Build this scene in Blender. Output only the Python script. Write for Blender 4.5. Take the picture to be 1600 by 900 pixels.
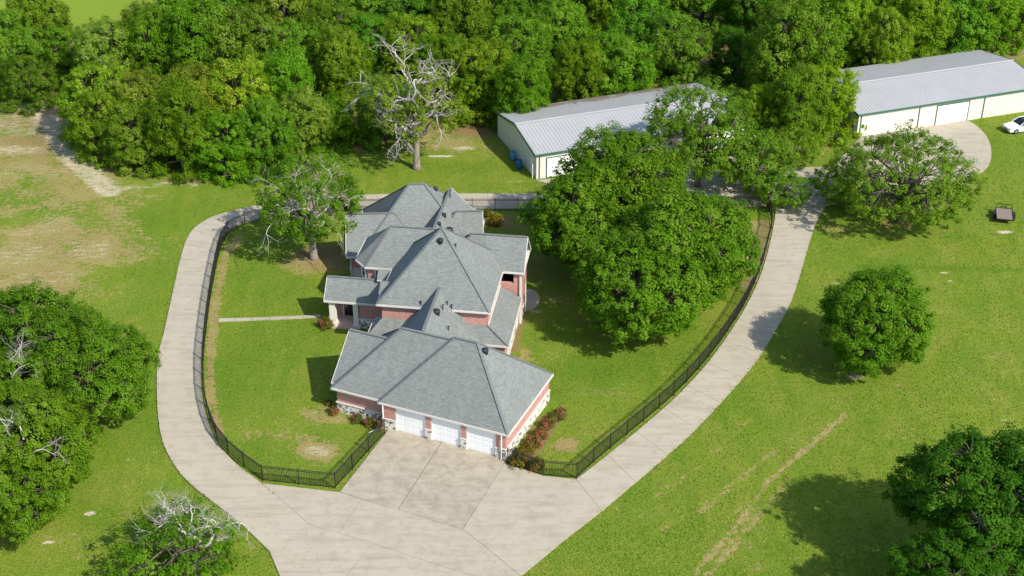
import bpy, math, random
import numpy as np
from mathutils import Vector, Matrix
from mathutils.bvhtree import BVHTree

# ------------------------------------------------------------------ scene, camera, light
for o in list(bpy.data.objects):
    bpy.data.objects.remove(o, do_unlink=True)
scene = bpy.context.scene
C = scene.collection
R_ = math.radians
CAM_H, PITCH, FPX = 68.0, R_(30.0), 2200.0        # a drone 68 m up, looking 30 degrees down
cd = bpy.data.cameras.new('camera'); cam = bpy.data.objects.new('camera', cd); C.objects.link(cam)
cam.location = (0, 0, CAM_H); cam.rotation_euler = (math.pi / 2 - PITCH, 0, 0)
cd.sensor_width = 36; cd.lens = 36 * FPX / 1600; cd.clip_start = 1; cd.clip_end = 6000
scene.camera = cam

SUN_EL, SUN_AZ = R_(42.0), R_(-44.0)               # azimuth of the sun measured from +X
w = bpy.data.worlds.new('World'); scene.world = w; w.use_nodes = True
nt = w.node_tree; nt.nodes.clear()
sky = nt.nodes.new('ShaderNodeTexSky'); sky.sky_type = 'NISHITA'; sky.sun_disc = False
sky.sun_elevation = SUN_EL; sky.sun_rotation = math.pi / 2 - SUN_AZ
bg = nt.nodes.new('ShaderNodeBackground'); bg.inputs[1].default_value = 0.15
wo = nt.nodes.new('ShaderNodeOutputWorld')
nt.links.new(sky.outputs[0], bg.inputs[0]); nt.links.new(bg.outputs[0], wo.inputs[0])
sl = bpy.data.lights.new('sun', 'SUN'); sl.energy = 4.2; sl.angle = R_(0.55); sl.color = (1.0, 0.94, 0.82)
so = bpy.data.objects.new('sun', sl); C.objects.link(so)
sdir = Vector((-math.cos(SUN_EL) * math.cos(SUN_AZ), -math.cos(SUN_EL) * math.sin(SUN_AZ), -math.sin(SUN_EL)))
so.rotation_euler = sdir.to_track_quat('-Z', 'Y').to_euler(); so.location = (60, -60, 120)
vs = scene.view_settings; vs.view_transform = 'Standard'; vs.look = 'None'; vs.gamma = 1; vs.exposure = 0.51
vs.use_curve_mapping = False
scene.render.engine = 'CYCLES'; scene.cycles.max_bounces = 8; scene.cycles.transparent_max_bounces = 4

rng = np.random.default_rng(7)
random.seed(7)
SP, CP = math.sin(PITCH), math.cos(PITCH)
def ray(x, y):
    X, Y = (x - 800) / FPX, (450 - y) / FPX
    return Vector((X, CP + Y * SP, -SP + Y * CP))
def G(x, y, z=0.0):
    """surveyed point of the photograph -> place on the site at height z"""
    r = ray(x, y); t = (z - CAM_H) / r.z
    return Vector((r.x * t, r.y * t, z))
def mpp(p):
    return math.sqrt(p[0]**2 + p[1]**2 + (CAM_H - p[2])**2) / FPX     # metres per photo pixel there

# ------------------------------------------------------------------ helpers
def new_obj(name, me, parent=None, loc=None):
    o = bpy.data.objects.new(name, me); C.objects.link(o)
    if parent is not None: o.parent = parent
    if loc is not None: o.location = loc
    return o
def tag(o, label=None, cat=None, group=None, kind=None):
    if label: o['label'] = label
    if cat: o['category'] = cat
    if group: o['group'] = group
    if kind: o['kind'] = kind
    return o
def empty(name, loc, rz=0.0):
    o = new_obj(name, None); o.location = loc; o.rotation_euler = (0, 0, rz); o.empty_display_size = 0.5
    return o
class MB:
    """collects faces for one mesh"""
    def __init__(s): s.v = []; s.f = []; s.m = []; s.uv = []
    def poly(s, pts, mi=0, uvs=None):
        n = len(s.v); s.v += [tuple(p) for p in pts]; s.f.append(list(range(n, n + len(pts)))); s.m.append(mi)
        if uvs is None:
            P = [Vector(p) for p in pts]
            nrm = Vector((0, 0, 0))
            for i in range(len(P)):
                a, b = P[i], P[(i + 1) % len(P)]
                nrm += Vector(((a.y - b.y) * (a.z + b.z), (a.z - b.z) * (a.x + b.x), (a.x - b.x) * (a.y + b.y)))
            if nrm.length < 1e-9: nrm = Vector((0, 0, 1))
            nrm.normalize()
            if abs(nrm.z) > 0.98: u = Vector((1, 0, 0)); v = Vector((0, 1, 0))
            else:
                u = Vector((0, 0, 1)).cross(nrm).normalized(); v = nrm.cross(u)
            uvs = [(p.dot(u), p.dot(v)) for p in P]
        s.uv.append(uvs)
    def box(s, o, ax, ay, az, mi=0):
        """o corner, three edge vectors"""
        o = Vector(o); ax = Vector(ax); ay = Vector(ay); az = Vector(az)
        p = [o, o + ax, o + ax + ay, o + ay]; q = [k + az for k in p]
        s.poly(p[::-1], mi); s.poly(q, mi)
        for i in range(4):
            j = (i + 1) % 4; s.poly([p[i], p[j], q[j], q[i]], mi)
    def bx(s, x0, x1, y0, y1, z0, z1, mi=0):
        s.box((x0, y0, z0), (x1 - x0, 0, 0), (0, y1 - y0, 0), (0, 0, z1 - z0), mi)
    def tube(s, pts, rad, n=6, mi=0, cap=True):
        pts = [Vector(p) for p in pts]; rings = []
        pv = None
        for i, p in enumerate(pts):
            d = (pts[min(i + 1, len(pts) - 1)] - pts[max(i - 1, 0)])
            if d.length < 1e-6: d = Vector((0, 0, 1))
            d.normalize()
            if pv is None:
                u = d.orthogonal().normalized()
            else:
                u = (pv - d * pv.dot(d));
                u = u.normalized() if u.length > 1e-5 else d.orthogonal().normalized()
            pv = u; v = d.cross(u); r = rad[i] if hasattr(rad, '__len__') else rad
            rings.append([p + (u * math.cos(2 * math.pi * k / n) + v * math.sin(2 * math.pi * k / n)) * r for k in range(n)])
        base = len(s.v)
        for rg in rings: s.v += [tuple(q) for q in rg]
        for i in range(len(rings) - 1):
            for k in range(n):
                k2 = (k + 1) % n
                s.f.append([base + i * n + k, base + i * n + k2, base + (i + 1) * n + k2, base + (i + 1) * n + k]); s.m.append(mi); s.uv.append([(0, 0)] * 4)
        if cap:
            s.f.append([base + (len(rings) - 1) * n + k for k in range(n)]); s.m.append(mi); s.uv.append([(0, 0)] * n)
            s.f.append([base + k for k in range(n)][::-1]); s.m.append(mi); s.uv.append([(0, 0)] * n)
    def lathe(s, prof, n=14, mi=0, c=(0, 0)):
        base = len(s.v)
        for (r, z) in prof:
            s.v += [(c[0] + r * math.cos(2 * math.pi * k / n), c[1] + r * math.sin(2 * math.pi * k / n), z) for k in range(n)]
        for i in range(len(prof) - 1):
            for k in range(n):
                k2 = (k + 1) % n
                s.f.append([base + i * n + k, base + i * n + k2, base + (i + 1) * n + k2, base + (i + 1) * n + k]); s.m.append(mi); s.uv.append([(0, 0)] * 4)
    def mesh(s, name, mats, smooth=False):
        me = bpy.data.meshes.new(name); me.from_pydata(s.v, [], s.f)
        for m in (mats if isinstance(mats, (list, tuple)) else [mats]): me.materials.append(m)
        me.polygons.foreach_set('material_index', s.m)
        uv = me.uv_layers.new(name='UVMap')
        flat = [c for f in s.uv for t in f for c in t]
        uv.data.foreach_set('uv', flat)
        if smooth: me.polygons.foreach_set('use_smooth', [True] * len(s.f))
        me.update(); return me
    def build(s, name, mats, parent=None, loc=None, smooth=False):
        return new_obj(name, s.mesh(name, mats, smooth), parent, loc)

# ------------------------------------------------------------------ materials
class NT:
    def __init__(s, name):
        s.m = bpy.data.materials.new(name); s.m.use_nodes = True; s.t = s.m.node_tree; s.t.nodes.clear()
        s.out = s.n('ShaderNodeOutputMaterial'); s.b = s.n('ShaderNodeBsdfPrincipled')
        s.l(s.b.outputs[0], s.out.inputs[0]); s.b.inputs['Roughness'].default_value = 0.8
        s.b.inputs['Specular IOR Level'].default_value = 0.25
    def n(s, t, **k):
        nd = s.t.nodes.new(t)
        for a, v in k.items(): setattr(nd, a, v)
        return nd
    def l(s, a, b): s.t.links.new(a, b)
    def val(s, sock, v):
        if hasattr(v, 'is_linked') or hasattr(v, 'links'): s.l(v, sock)
        else: sock.default_value = v
    def coord(s, kind='Object'):
        if kind == 'World': return s.n('ShaderNodeNewGeometry').outputs['Position']
        return s.n('ShaderNodeTexCoord').outputs[kind]
    def noise(s, vec, scale, detail=4, rough=0.6, dist=0.0):
        nd = s.n('ShaderNodeTexNoise'); s.l(vec, nd.inputs['Vector']); nd.inputs['Scale'].default_value = scale
        nd.inputs['Detail'].default_value = detail; nd.inputs['Roughness'].default_value = rough; nd.inputs['Distortion'].default_value = dist
        return nd.outputs[0]
    def mapping(s, vec, scale=(1, 1, 1), rot=(0, 0, 0), loc=(0, 0, 0)):
        nd = s.n('ShaderNodeMapping'); s.l(vec, nd.inputs[0]); nd.inputs['Scale'].default_value = scale; nd.inputs['Rotation'].default_value = rot; nd.inputs['Location'].default_value = loc
        return nd.outputs[0]
    def ramp(s, fac, stops):
        nd = s.n('ShaderNodeValToRGB'); s.l(fac, nd.inputs[0]); e = nd.color_ramp.elements
        while len(e) < len(stops): e.new(0.5)
        for i, (p, c) in enumerate(stops):
            e[i].position = p; e[i].color = (c, c, c, 1) if not hasattr(c, '__len__') else (*c, 1)
        return nd.outputs[0]
    def mix(s, fac, a, b, mode='MIX'):
        nd = s.n('ShaderNodeMix', data_type='RGBA', blend_type=mode)
        s.val(nd.inputs[0], fac)
        for i, v in ((6, a), (7, b)):
            if isinstance(v, tuple): nd.inputs[i].default_value = (*v, 1)
            else: s.l(v, nd.inputs[i])
        return nd.outputs[2]
    def math(s, op, a, b=0.0, clamp=False):
        nd = s.n('ShaderNodeMath', operation=op); nd.use_clamp = clamp
        s.val(nd.inputs[0], a); s.val(nd.inputs[1], b); return nd.outputs[0]
    def attr(s, name):
        nd = s.n('ShaderNodeAttribute'); nd.attribute_name = name; return nd.outputs['Fac']
    def col(s, c):
        if isinstance(c, tuple): s.b.inputs['Base Color'].default_value = (*c, 1)
        else: s.l(c, s.b.inputs['Base Color'])
    def bump(s, h, strength=0.4, dist=0.03):
        nd = s.n('ShaderNodeBump'); nd.inputs['Strength'].default_value = strength; nd.inputs['Distance'].default_value = dist
        s.l(h, nd.inputs['Height']); s.l(nd.outputs[0], s.b.inputs['Normal'])
    def rough(s, r): s.b.inputs['Roughness'].default_value = r

def simple(name, c, rough=0.6, var=0.12, scale=3.0, metal=0.0, spec=0.3):
    t = NT(name); n = t.noise(t.coord('World'), scale, 4)
    t.col(t.mix(n, tuple(k * (1 - var) for k in c), tuple(min(1, k * (1 + var)) for k in c))); t.rough(rough)
    t.b.inputs['Metallic'].default_value = metal; t.b.inputs['Specular IOR Level'].default_value = spec
    return t.m

def mat_ground():
    t = NT('lawn'); P = t.coord('World')
    n_big = t.noise(P, 0.05, 4, 0.6, 0.4); n_mid = t.noise(P, 0.28, 5, 0.65, 0.3); n_sm = t.noise(P, 2.2, 4, 0.7)
    n_fine = t.noise(P, 9.0, 3, 0.75)
    streak = t.noise(t.mapping(P, (0.5, 0.09, 1), (0, 0, R_(-28))), 1.2, 4, 0.6)
    g = t.mix(t.ramp(n_big, [(0.34, 0.0), (0.66, 1.0)]), (0.120, 0.222, 0.014), (0.200, 0.262, 0.024))
    g = t.mix(t.ramp(n_mid, [(0.40, 0.0), (0.68, 0.7)]), g, (0.245, 0.270, 0.042))
    g = t.mix(t.ramp(streak, [(0.45, 0.0), (0.70, 0.6)]), g, (0.088, 0.200, 0.011))
    g = t.mix(t.math('MULTIPLY', t.ramp(n_sm, [(0.42, 0.0), (0.72, 1.0)]), 0.35), g, (0.26, 0.25, 0.065))
    # far hayfield beyond the wood, brighter
    g = t.mix(t.attr('field'), g, (0.21, 0.295, 0.030))
    dry = t.attr('dry'); dirt = t.attr('dirt'); lush = t.attr('lush'); litter = t.attr('litter')
    g = t.mix(t.math('MULTIPLY', lush, 0.8), g, (0.078, 0.192, 0.010))
    nd = t.math('ADD', t.math('MULTIPLY', n_mid, 0.6), t.math('MULTIPLY', n_sm, 0.5))
    dm = t.ramp(t.math('ADD', t.math('SUBTRACT', dry, 0.5), t.math('ADD', t.math('MULTIPLY', n_sm, 1.1), t.math('MULTIPLY', n_mid, 0.9))), [(0.96, 0.0), (1.10, 1.0)])
    dm = t.math('MULTIPLY', dm, t.ramp(dry, [(0.02, 0.0), (0.25, 1.0)]))
    drycol = t.mix(t.ramp(n_mid, [(.4, 0.0), (.65, 1.0)]), t.mix(n_fine, (0.29, 0.185, 0.085), (0.42, 0.285, 0.15)), t.mix(n_fine, (0.28, 0.235, 0.08), (0.43, 0.36, 0.16)))
    g = t.mix(t.math('MULTIPLY', dm, 0.85), g, drycol)
    lm = t.ramp(t.math('ADD', t.math('SUBTRACT', litter, 0.5), nd), [(0.45, 0.0), (0.75, 1.0)])
    lm = t.math('MULTIPLY', lm, t.ramp(litter, [(0.02, 0.0), (0.25, 1.0)]))
    g = t.mix(lm, g, t.mix(n_fine, (0.15, 0.095, 0.045), (0.36, 0.25, 0.12)))
    n_str = t.noise(t.mapping(P, (0.55, 1.9, 1), (0, 0, R_(12))), 1.3, 5, 0.75)
    n2 = t.math('ADD', t.math('MULTIPLY', n_str, 0.75), t.math('MULTIPLY', n_fine, 0.35))
    sm = t.ramp(t.math('ADD', t.math('SUBTRACT', dirt, 0.5), n2), [(0.52, 0.0), (0.72, 1.0)])
    sm = t.math('MULTIPLY', sm, t.ramp(dirt, [(0.02, 0.0), (0.2, 1.0)]))
    g = t.mix(sm, g, t.mix(n_mid, (0.50, 0.42, 0.29), (0.68, 0.61, 0.49)))
    # blade scale variation of the turf itself
    g = t.mix(t.ramp(n_fine, [(0.3, 0.55), (0.62, 0.0)]), g, t.mix(0.55, g, (0.045, 0.085, 0.010)))
    t.col(g); t.rough(0.95); t.b.inputs['Specular IOR Level'].default_value = 0.08
    t.bump(t.math('ADD', n_fine, t.math('MULTIPLY', n_sm, 0.8)), 0.9, 0.12)
    return t.m

def mat_concrete():
    t = NT('concrete'); P = t.coord('World')
    n1 = t.noise(P, 0.22, 5, 0.65, 0.6); n2 = t.noise(P, 1.1, 5, 0.7, 0.4); n3 = t.noise(P, 8, 3, 0.7)
    st = t.noise(t.mapping(P, (0.22, 1.5, 1), (0, 0, R_(14))), 1.0, 5, 0.68)
    rnd = t.n('ShaderNodeObjectInfo').outputs['Random']
    c = t.mix(n1, (0.350, 0.312, 0.234), (0.468, 0.428, 0.338))
    c = t.mix(t.ramp(n2, [(0.50, 0.0), (0.74, 0.7)]), c, (0.275, 0.232, 0.168))
    c = t.mix(t.ramp(st, [(0.48, 0.0), (0.70, 0.68)]), c, (0.268, 0.228, 0.165))
    c = t.mix(t.math('MULTIPLY', rnd, 0.16), c, (0.40, 0.35, 0.28))
    # dark tyre and leaf stains where cars turn in front of the garage
    stn = t.attr('stain')
    sm = t.math('MULTIPLY', stn, t.ramp(t.math('ADD', n2, t.math('MULTIPLY', n1, 0.6)), [(0.62, 0.0), (1.0, 1.0)]))
    c = t.mix(t.math('MULTIPLY', sm, .8), c, (0.25, 0.21, 0.155))
    c = t.mix(t.math('MULTIPLY', n3, 0.18), c, (0.35, 0.32, 0.27))
    t.col(c); t.rough(0.85); t.bump(n3, 0.25, 0.01)
    return t.m

def mat_shingle():
    t = NT('shingles'); uv = t.coord('UV')
    br = t.n('ShaderNodeTexBrick'); t.l(uv, br.inputs[0])
    br.inputs['Color1'].default_value = (0.218, 0.236, 0.228, 1); br.inputs['Color2'].default_value = (0.135, 0.150, 0.147, 1)
    br.inputs['Mortar'].default_value = (0.105, 0.115, 0.112, 1); br.inputs['Scale'].default_value = 1.0
    br.inputs['Mortar Size'].default_value = 0.018; br.inputs['Brick Width'].default_value = 0.33; br.inputs['Row Height'].default_value = 0.15
    br.inputs['Bias'].default_value = -0.1
    P = t.coord('World'); n = t.noise(P, 0.5, 4); n2 = t.noise(P, 6, 4, 0.8)
    c = t.mix(t.ramp(n2, [(0.35, 0.0), (0.7, 0.5)]), br.outputs[0], (0.255, 0.280, 0.275))
    c = t.mix(t.ramp(n, [(0.4, 0.0), (0.75, 0.4)]), c, (0.160, 0.165, 0.150))
    sk = t.noise(t.mapping(uv, (1.4, 0.16, 1)), 1.0, 4, 0.7); c = t.mix(t.ramp(sk, [(.48, 0.0), (.75, .45)]), c, (0.125, 0.135, 0.125))
    t.col(c); t.rough(0.9); t.bump(br.outputs[1], -0.5, 0.03)
    return t.m

def mat_brick():
    t = NT('red_brick'); uv = t.coord('UV')
    br = t.n('ShaderNodeTexBrick'); t.l(uv, br.inputs[0])
    br.inputs['Color1'].default_value = (0.48, 0.155, 0.122, 1); br.inputs['Color2'].default_value = (0.29, 0.078, 0.066, 1)
    br.inputs['Mortar'].default_value = (0.52, 0.43, 0.38, 1); br.inputs['Scale'].default_value = 1.0
    br.inputs['Mortar Size'].default_value = 0.012; br.inputs['Brick Width'].default_value = 0.22; br.inputs['Row Height'].default_value = 0.078
    P = t.coord('World'); n = t.noise(P, 3.5, 4, 0.75)
    c = t.mix(t.ramp(n, [(0.47, 0.0), (0.68, 0.65)]), br.outputs[0], (0.60, 0.34, 0.28))
    t.col(c); t.rough(0.9); t.bump(br.outputs[1], -0.4, 0.012)
    return t.m

def mat_stone():
    t = NT('field_stone'); P = t.coord('World')
    v = t.n('ShaderNodeTexVoronoi'); t.l(t.mapping(P, (1, 1, 1.5)), v.inputs[0]); v.inputs['Scale'].default_value = 3.4
    e = t.n('ShaderNodeTexVoronoi', feature='DISTANCE_TO_EDGE'); t.l(t.mapping(P, (1, 1, 1.5)), e.inputs[0]); e.inputs['Scale'].default_value = 3.4
    sep = t.n('ShaderNodeSeparateColor'); t.l(v.outputs['Color'], sep.inputs[0])
    c = t.ramp(sep.outputs[0], [(0.0, (0.10, 0.095, 0.09)), (0.22, (0.26, 0.24, 0.21)), (0.35, (0.60, 0.56, 0.49)), (1.0, (0.74, 0.71, 0.65))])
    c = t.mix(t.ramp(e.outputs[0], [(0.0, 1.0), (0.06, 0.0)]), c, (0.50, 0.47, 0.43))
    t.col(c); t.rough(0.9); t.bump(e.outputs[0], 0.5, 0.05)
    return t.m

def mat_metal_roof(name, stain):
    t = NT(name); P = t.coord('Object'); n = t.noise(P, 0.4, 5, 0.6, 0.5); n2 = t.noise(P, 2.5, 4, 0.7)
    sep = t.n('ShaderNodeSeparateXYZ'); t.l(P, sep.inputs[0])
    c = t.mix(n, (0.32, 0.325, 0.332), (0.41, 0.413, 0.420))
    rust = t.math('ADD', t.math('MULTIPLY', sep.outputs[1], stain[0]), stain[1])
    rm = t.ramp(t.math('ADD', rust, t.math('ADD', t.math('MULTIPLY', n, 0.9), t.math('MULTIPLY', n2, 0.25))), [(0.95, 0.0), (1.35, 0.85)])
    c = t.mix(rm, c, t.mix(n2, (0.13, 0.095, 0.075), (0.27, 0.205, 0.165)))
    t.col(c); t.rough(0.5); t.b.inputs['Metallic'].default_value = 0.0
    return t.m

def mat_leaf(name, lo, mid, hi, trans=0.35):
    t = NT(name); tint = t.attr('tint'); rnd = t.n('ShaderNodeObjectInfo')
    c = t.ramp(tint, [(0.0, lo), (0.5, mid), (1.0, hi)])
    c = t.mix(1.0, c, rnd.outputs['Color'], 'MULTIPLY')
    t.col(c); t.rough(0.55); t.b.inputs['Specular IOR Level'].default_value = 0.06
    tr = t.n('ShaderNodeBsdfTranslucent'); t.l(t.mix(1.0, c, (1.15, 1.15, 0.6), 'MULTIPLY'), tr.inputs[0])
    mx = t.n('ShaderNodeMixShader'); mx.inputs[0].default_value = trans
    t.l(t.b.outputs[0], mx.inputs[1]); t.l(tr.outputs[0], mx.inputs[2]); t.l(mx.outputs[0], t.out.inputs[0])
    return t.m

def mat_bark(name, a, b):
    t = NT(name); P = t.coord('Object'); n = t.noise(t.mapping(P, (1, 1, 0.35)), 6, 5, 0.7)
    t.col(t.mix(n, a, b)); t.rough(0.95); t.bump(n, 0.6, 0.05); return t.m

M = dict(
    ground=mat_ground(), concrete=mat_concrete(), shingle=mat_shingle(), brick=mat_brick(), stone=mat_stone(),
    joint=simple('joint', (0.24, 0.205, 0.16), 0.95),
    white=simple('white_trim', (0.60, 0.58, 0.54), 0.5, 0.05), door=simple('garage_door_white', (0.80, 0.81, 0.82), 0.45, 0.03, 1.0),
    soffit=simple('soffit', (0.6, 0.57, 0.52), 0.7), cap=simple('ridge_cap', (0.150, 0.165, 0.165), 0.9, 0.3, 7.0),
    black=simple('black_iron', (0.018, 0.018, 0.018), 0.5, 0.1), vent=simple('black_vent', (0.022, 0.025, 0.028), 0.5),
    glass=simple('dark_glass', (0.012, 0.014, 0.016), 0.08, 0.0, 1.0, 0.0, 0.6),
    limestone=simple('limestone', (0.66, 0.63, 0.56), 0.85, 0.15, 4.0),
    siding=simple('cream_siding', (0.66, 0.645, 0.56), 0.55, 0.05, 0.6), green=simple('green_trim', (0.045, 0.125, 0.088), 0.5),
    roof1=mat_metal_roof('metal_roof_stained', (0.10, -0.78)), roof2=mat_metal_roof('metal_roof', (0.075, -0.68)),
    blue=simple('blue_plastic', (0.02, 0.11, 0.33), 0.4), bluel=simple('pale_blue_plastic', (0.05, 0.22, 0.42), 0.4),
    bark=mat_bark('bark', (0.055, 0.045, 0.032), (0.165, 0.138, 0.105)), barkpale=mat_bark('pale_bark', (0.15, 0.125, 0.10), (0.36, 0.315, 0.265)), dead=mat_bark('dead_wood', (0.29, 0.265, 0.235), (0.54, 0.51, 0.46)), deadwhite=mat_bark('bleached_wood', (0.34, 0.315, 0.28), (0.56, 0.53, 0.48)),
    leaf=mat_leaf('oak_leaves', (0.078, 0.180, 0.009), (0.142, 0.280, 0.012), (0.305, 0.405, 0.048), .54),
    leafdark=mat_leaf('dark_leaves', (0.060, 0.158, 0.010), (0.110, 0.248, 0.014), (0.240, 0.360, 0.044), 0.54),
    leafolive=mat_leaf('olive_leaves', (0.112, 0.190, 0.013), (0.192, 0.295, 0.024), (0.345, 0.420, 0.085), .54),
    leafshrub=mat_leaf('shrub_leaves', (0.045, 0.085, 0.015), (0.105, 0.140, 0.025), (0.23, 0.185, 0.05)),
    redleaf=mat_leaf('red_flowers', (0.24, 0.045, 0.040), (0.36, 0.085, 0.075), (0.42, 0.20, 0.10), 0.25),
    turf=mat_leaf('turf_blades', (0.088, 0.186, 0.012), (0.165, 0.244, 0.022), (0.335, 0.325, 0.085), .3),
    rock=simple('grey_rock', (0.34, 0.32, 0.29), 0.9, 0.3, 2.0),
    carpaint=simple('white_car_paint', (0.78, 0.78, 0.77), 0.2, 0.01, 1.0, 0.0, 0.5), tyre=simple('tyre_rubber', (0.02, 0.02, 0.02), 0.8),
    chrome=simple('alloy', (0.5, 0.5, 0.5), 0.3, 0.05, 1, 0.8), wood=simple('weathered_wood', (0.23, 0.185, 0.155), 0.9, 0.35, 5.0),
    lamp=simple('lamp_lens', (0.55, 0.55, 0.55), 0.1), tail=simple('tail_lens', (0.3, 0.01, 0.01), 0.2),
    tile=simple('porch_floor', (0.45, 0.33, 0.27), 0.8, 0.15, 3.0),
)

# ------------------------------------------------------------------ ground
def axis(lo, hi, step, far):
    core = np.arange(lo, hi + step / 2, step); e = []; d = step; x = hi
    while x < far: d *= 1.5; x += d; e.append(x)
    b = []; d = step; x = lo
    while x > -far: d *= 1.5; x -= d; b.append(x)
    return np.array(b[::-1] + list(core) + e)
gx = axis(-85, 85, 0.4, 1800); gy = axis(66, 212, 0.4, 2200)
NX, NY = len(gx), len(gy)
XX, YY = np.meshgrid(gx, gy); X = XX.ravel(); Y = YY.ravel()
def vnoise(x, y, s, seed):
    """cheap value noise on arrays"""
    r = np.random.default_rng(seed); T = r.random((64, 64)); u = x / s; v = y / s
    i = np.floor(u).astype(int); j = np.floor(v).astype(int); fu = u - i; fv = v - j
    fu = fu * fu * (3 - 2 * fu); fv = fv * fv * (3 - 2 * fv)
    g = lambda a, b: T[a % 64, b % 64]
    return (g(i, j) * (1 - fu) + g(i + 1, j) * fu) * (1 - fv) + (g(i, j + 1) * (1 - fu) + g(i + 1, j + 1) * fu) * fv
WN = (vnoise(X, Y, 6, 1) - 0.5) * 3.0; WN2 = (vnoise(X, Y, 6, 2) - 0.5) * 3.0
def blob(arr, px, py, rx, ry, s, soft=0.6, rot=0.0):
    """ellipse on the lawn round the place (px,py); radii in metres"""
    p = G(px, py); dx = X + WN * min(1, rx / 6) - p.x; dy = Y + WN2 * min(1, ry / 6) - p.y
    c, q = math.cos(rot), math.sin(rot)
    d = np.sqrt(((dx * c + dy * q) / rx) ** 2 + ((-dx * q + dy * c) / ry) ** 2)
    np.maximum(arr, s * np.clip((1 + soft - d) / (2 * soft), 0, 1), out=arr)
def track(arr, pts, wid, s):
    for (a, b) in zip(pts[:-1], pts[1:]):
        A, B = G(*a), G(*b); dx, dy = B.x - A.x, B.y - A.y; L2 = dx * dx + dy * dy
        t = np.clip(((X - A.x) * dx + (Y - A.y) * dy) / L2, 0, 1)
        d = np.hypot(X - A.x - t * dx, Y - A.y - t * dy)
        np.maximum(arr, s * np.clip(1.4 - d / wid, 0, 1), out=arr)
dirt = np.zeros_like(X); dry = np.zeros_like(X); lush = np.zeros_like(X); litter = np.zeros_like(X); field = np.zeros_like(X)
# pale sandy wash running past the left wood
track(dirt, [(55, 160), (80, 195), (100, 235), (130, 262), (172, 299)], 2.4, 0.60)
track(dirt, [(165, 298), (200, 293), (270, 286), (300, 288)], 1.3, 0.50)
track(dirt, [(40, 165), (100, 165)], 3.2, 0.58); track(dirt, [(95, 185), (112, 235), (145, 262)], 2.8, 0.56)
for b in [(40, 195, 9, 7, .50), (15, 235, 8, 2.4, .54), (50, 270, 10, 4, .45), (130, 385, 4, 4, .47), (158, 385, 1.2, 5, .50), (60, 330, 12, 9, .38),
          (30, 395, 8, 4, .47), (45, 365, 6, 1.8, .48), (232, 306, 1.6, 1.0, .5), (100, 355, 6, 5, .44), (60, 430, 10, 3, .45), (180, 360, 2, 6, .36), (30, 445, 6, 3, .42)]: blob(dirt, *b)
for b in [(60, 240, 19, 11, .58), (40, 300, 15, 10, .50), (90, 380, 12, 8, .60), (20, 420, 11, 7, .62), (120, 290, 8, 7, .54), (150, 340, 7, 9, .5), (60, 445, 9, 4, .60), (230, 345, 6, 6, .3)]: blob(dry, *b)
for b in [(35, 325, 6, 3, .55), (250, 340, 7, 4, .45), (215, 370, 5, 5, .4), (240, 430, 4, 6, .4), (100, 335, 4, 2, .4)]: blob(lush, *b)
# bare turf inside the fence and elsewhere
for b in [(492, 707, 2.0, 1.7, .53), (478, 690, 2.6, 1.2, .34), (505, 728, 1.4, .9, .42), (425, 680, 2.0, .9, .30), (500, 640, 1.2, 1.6, .46), (530, 655, 1.5, .6, .45),
          (888, 695, .8, .6, .52), (956, 610, 1.2, .35, .44), (928, 565, .7, .9, .38), (975, 600, .6, .5, .5), (946, 630, 2.0, .5, .36), (870, 545, .9, .5, .34),
          (400, 430, 1, 2, .28), (440, 640, 2, 1.4, .28), (835, 487, .9, .8, .6), (425, 360, 2.2, .7, .32),
          (77, 847, .5, .25, .95), (140, 802, .55, .3, .95), (198, 717, .4, .2, .9), (137, 744, .3, .15, .8), (1477, 426, .6, .35, .72), (1486, 438, .32, .2, .95), (1324, 434, .3, .2, .95), (1310, 442, 1.2, .6, .52),
          (1331, 588, 1.1, .55, .72), (1568, 362, 1.0, .45, .8), (640, 222, 1.6, .4, .7), (685, 244, 2.6, .45, .72), (720, 232, 2.4, .9, .62), (690, 205, 1.6, .6, .52), (580, 205, 3, 1.4, .52),
          (1262, 200, 3.2, 1.4, .62), (1130, 100, 2.0, 1.0, .5), (492, 408, 2.3, 1.3, .42), (810, 283, 1.6, .5, .55), (1255, 640, 1.5, .8, .3), (1570, 655, 1, .6, .5), (1525, 640, 2, .6, .42), (1585, 75, 5, 2, .45)]: blob(dirt, *b)
for b in [(492, 408, 4, 2.4, .72), (600, 215, 9, 4, .66), (700, 230, 8, 4, .5), (1260, 215, 6, 4, .7), (1120, 110, 8, 4, .6), (1240, 235, 5, 5, .6), (880, 470, 3.2, 1.0, .5), (935, 500, 2.2, 1.4, .55), (1580, 80, 9, 3, .6), (1000, 480, 9, 3, .5),
          (1405, 350, 6, 2, .5), (300, 282, 8, 1.5, .55), (180, 265, 5, 3, .5)]: blob(dry, *b)
for b in [(492, 707, 2.1, 1.7, .85), (478, 688, 3, 1.4, .52), (500, 645, 2.0, 1.8, .56), (530, 655, 2, .9, .6), (440, 600, 2.5, 3, .35), (425, 680, 3, 1.4, .45), (888, 695, 1.4, 1.1, .8), (955, 615, 2.5, 1.4, .5), (870, 560, 2, 2, .4), (400, 430, 2, 3, .35), (820, 560, 1, 2.5, .6)]: blob(dry, *b)
track(dry, [(345, 680), (331, 640), (328, 600), (329, 560), (333, 500), (343, 440), (352, 400), (372, 370)], .7, .62); track(litter, [(805, 728), (830, 700), (858, 655)], 1.2, .8); track(litter, [(803, 545), (812, 505), (822, 470)], .8, .7)
track(litter, [(1198, 350), (1190, 390), (1175, 432), (1145, 490), (1100, 548)], .5, .42); track(dry, [(1190, 350), (1180, 400), (1160, 440)], 1.6, .7); track(litter, [(545, 640), (590, 660), (605, 668)], .7, .7)
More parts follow.
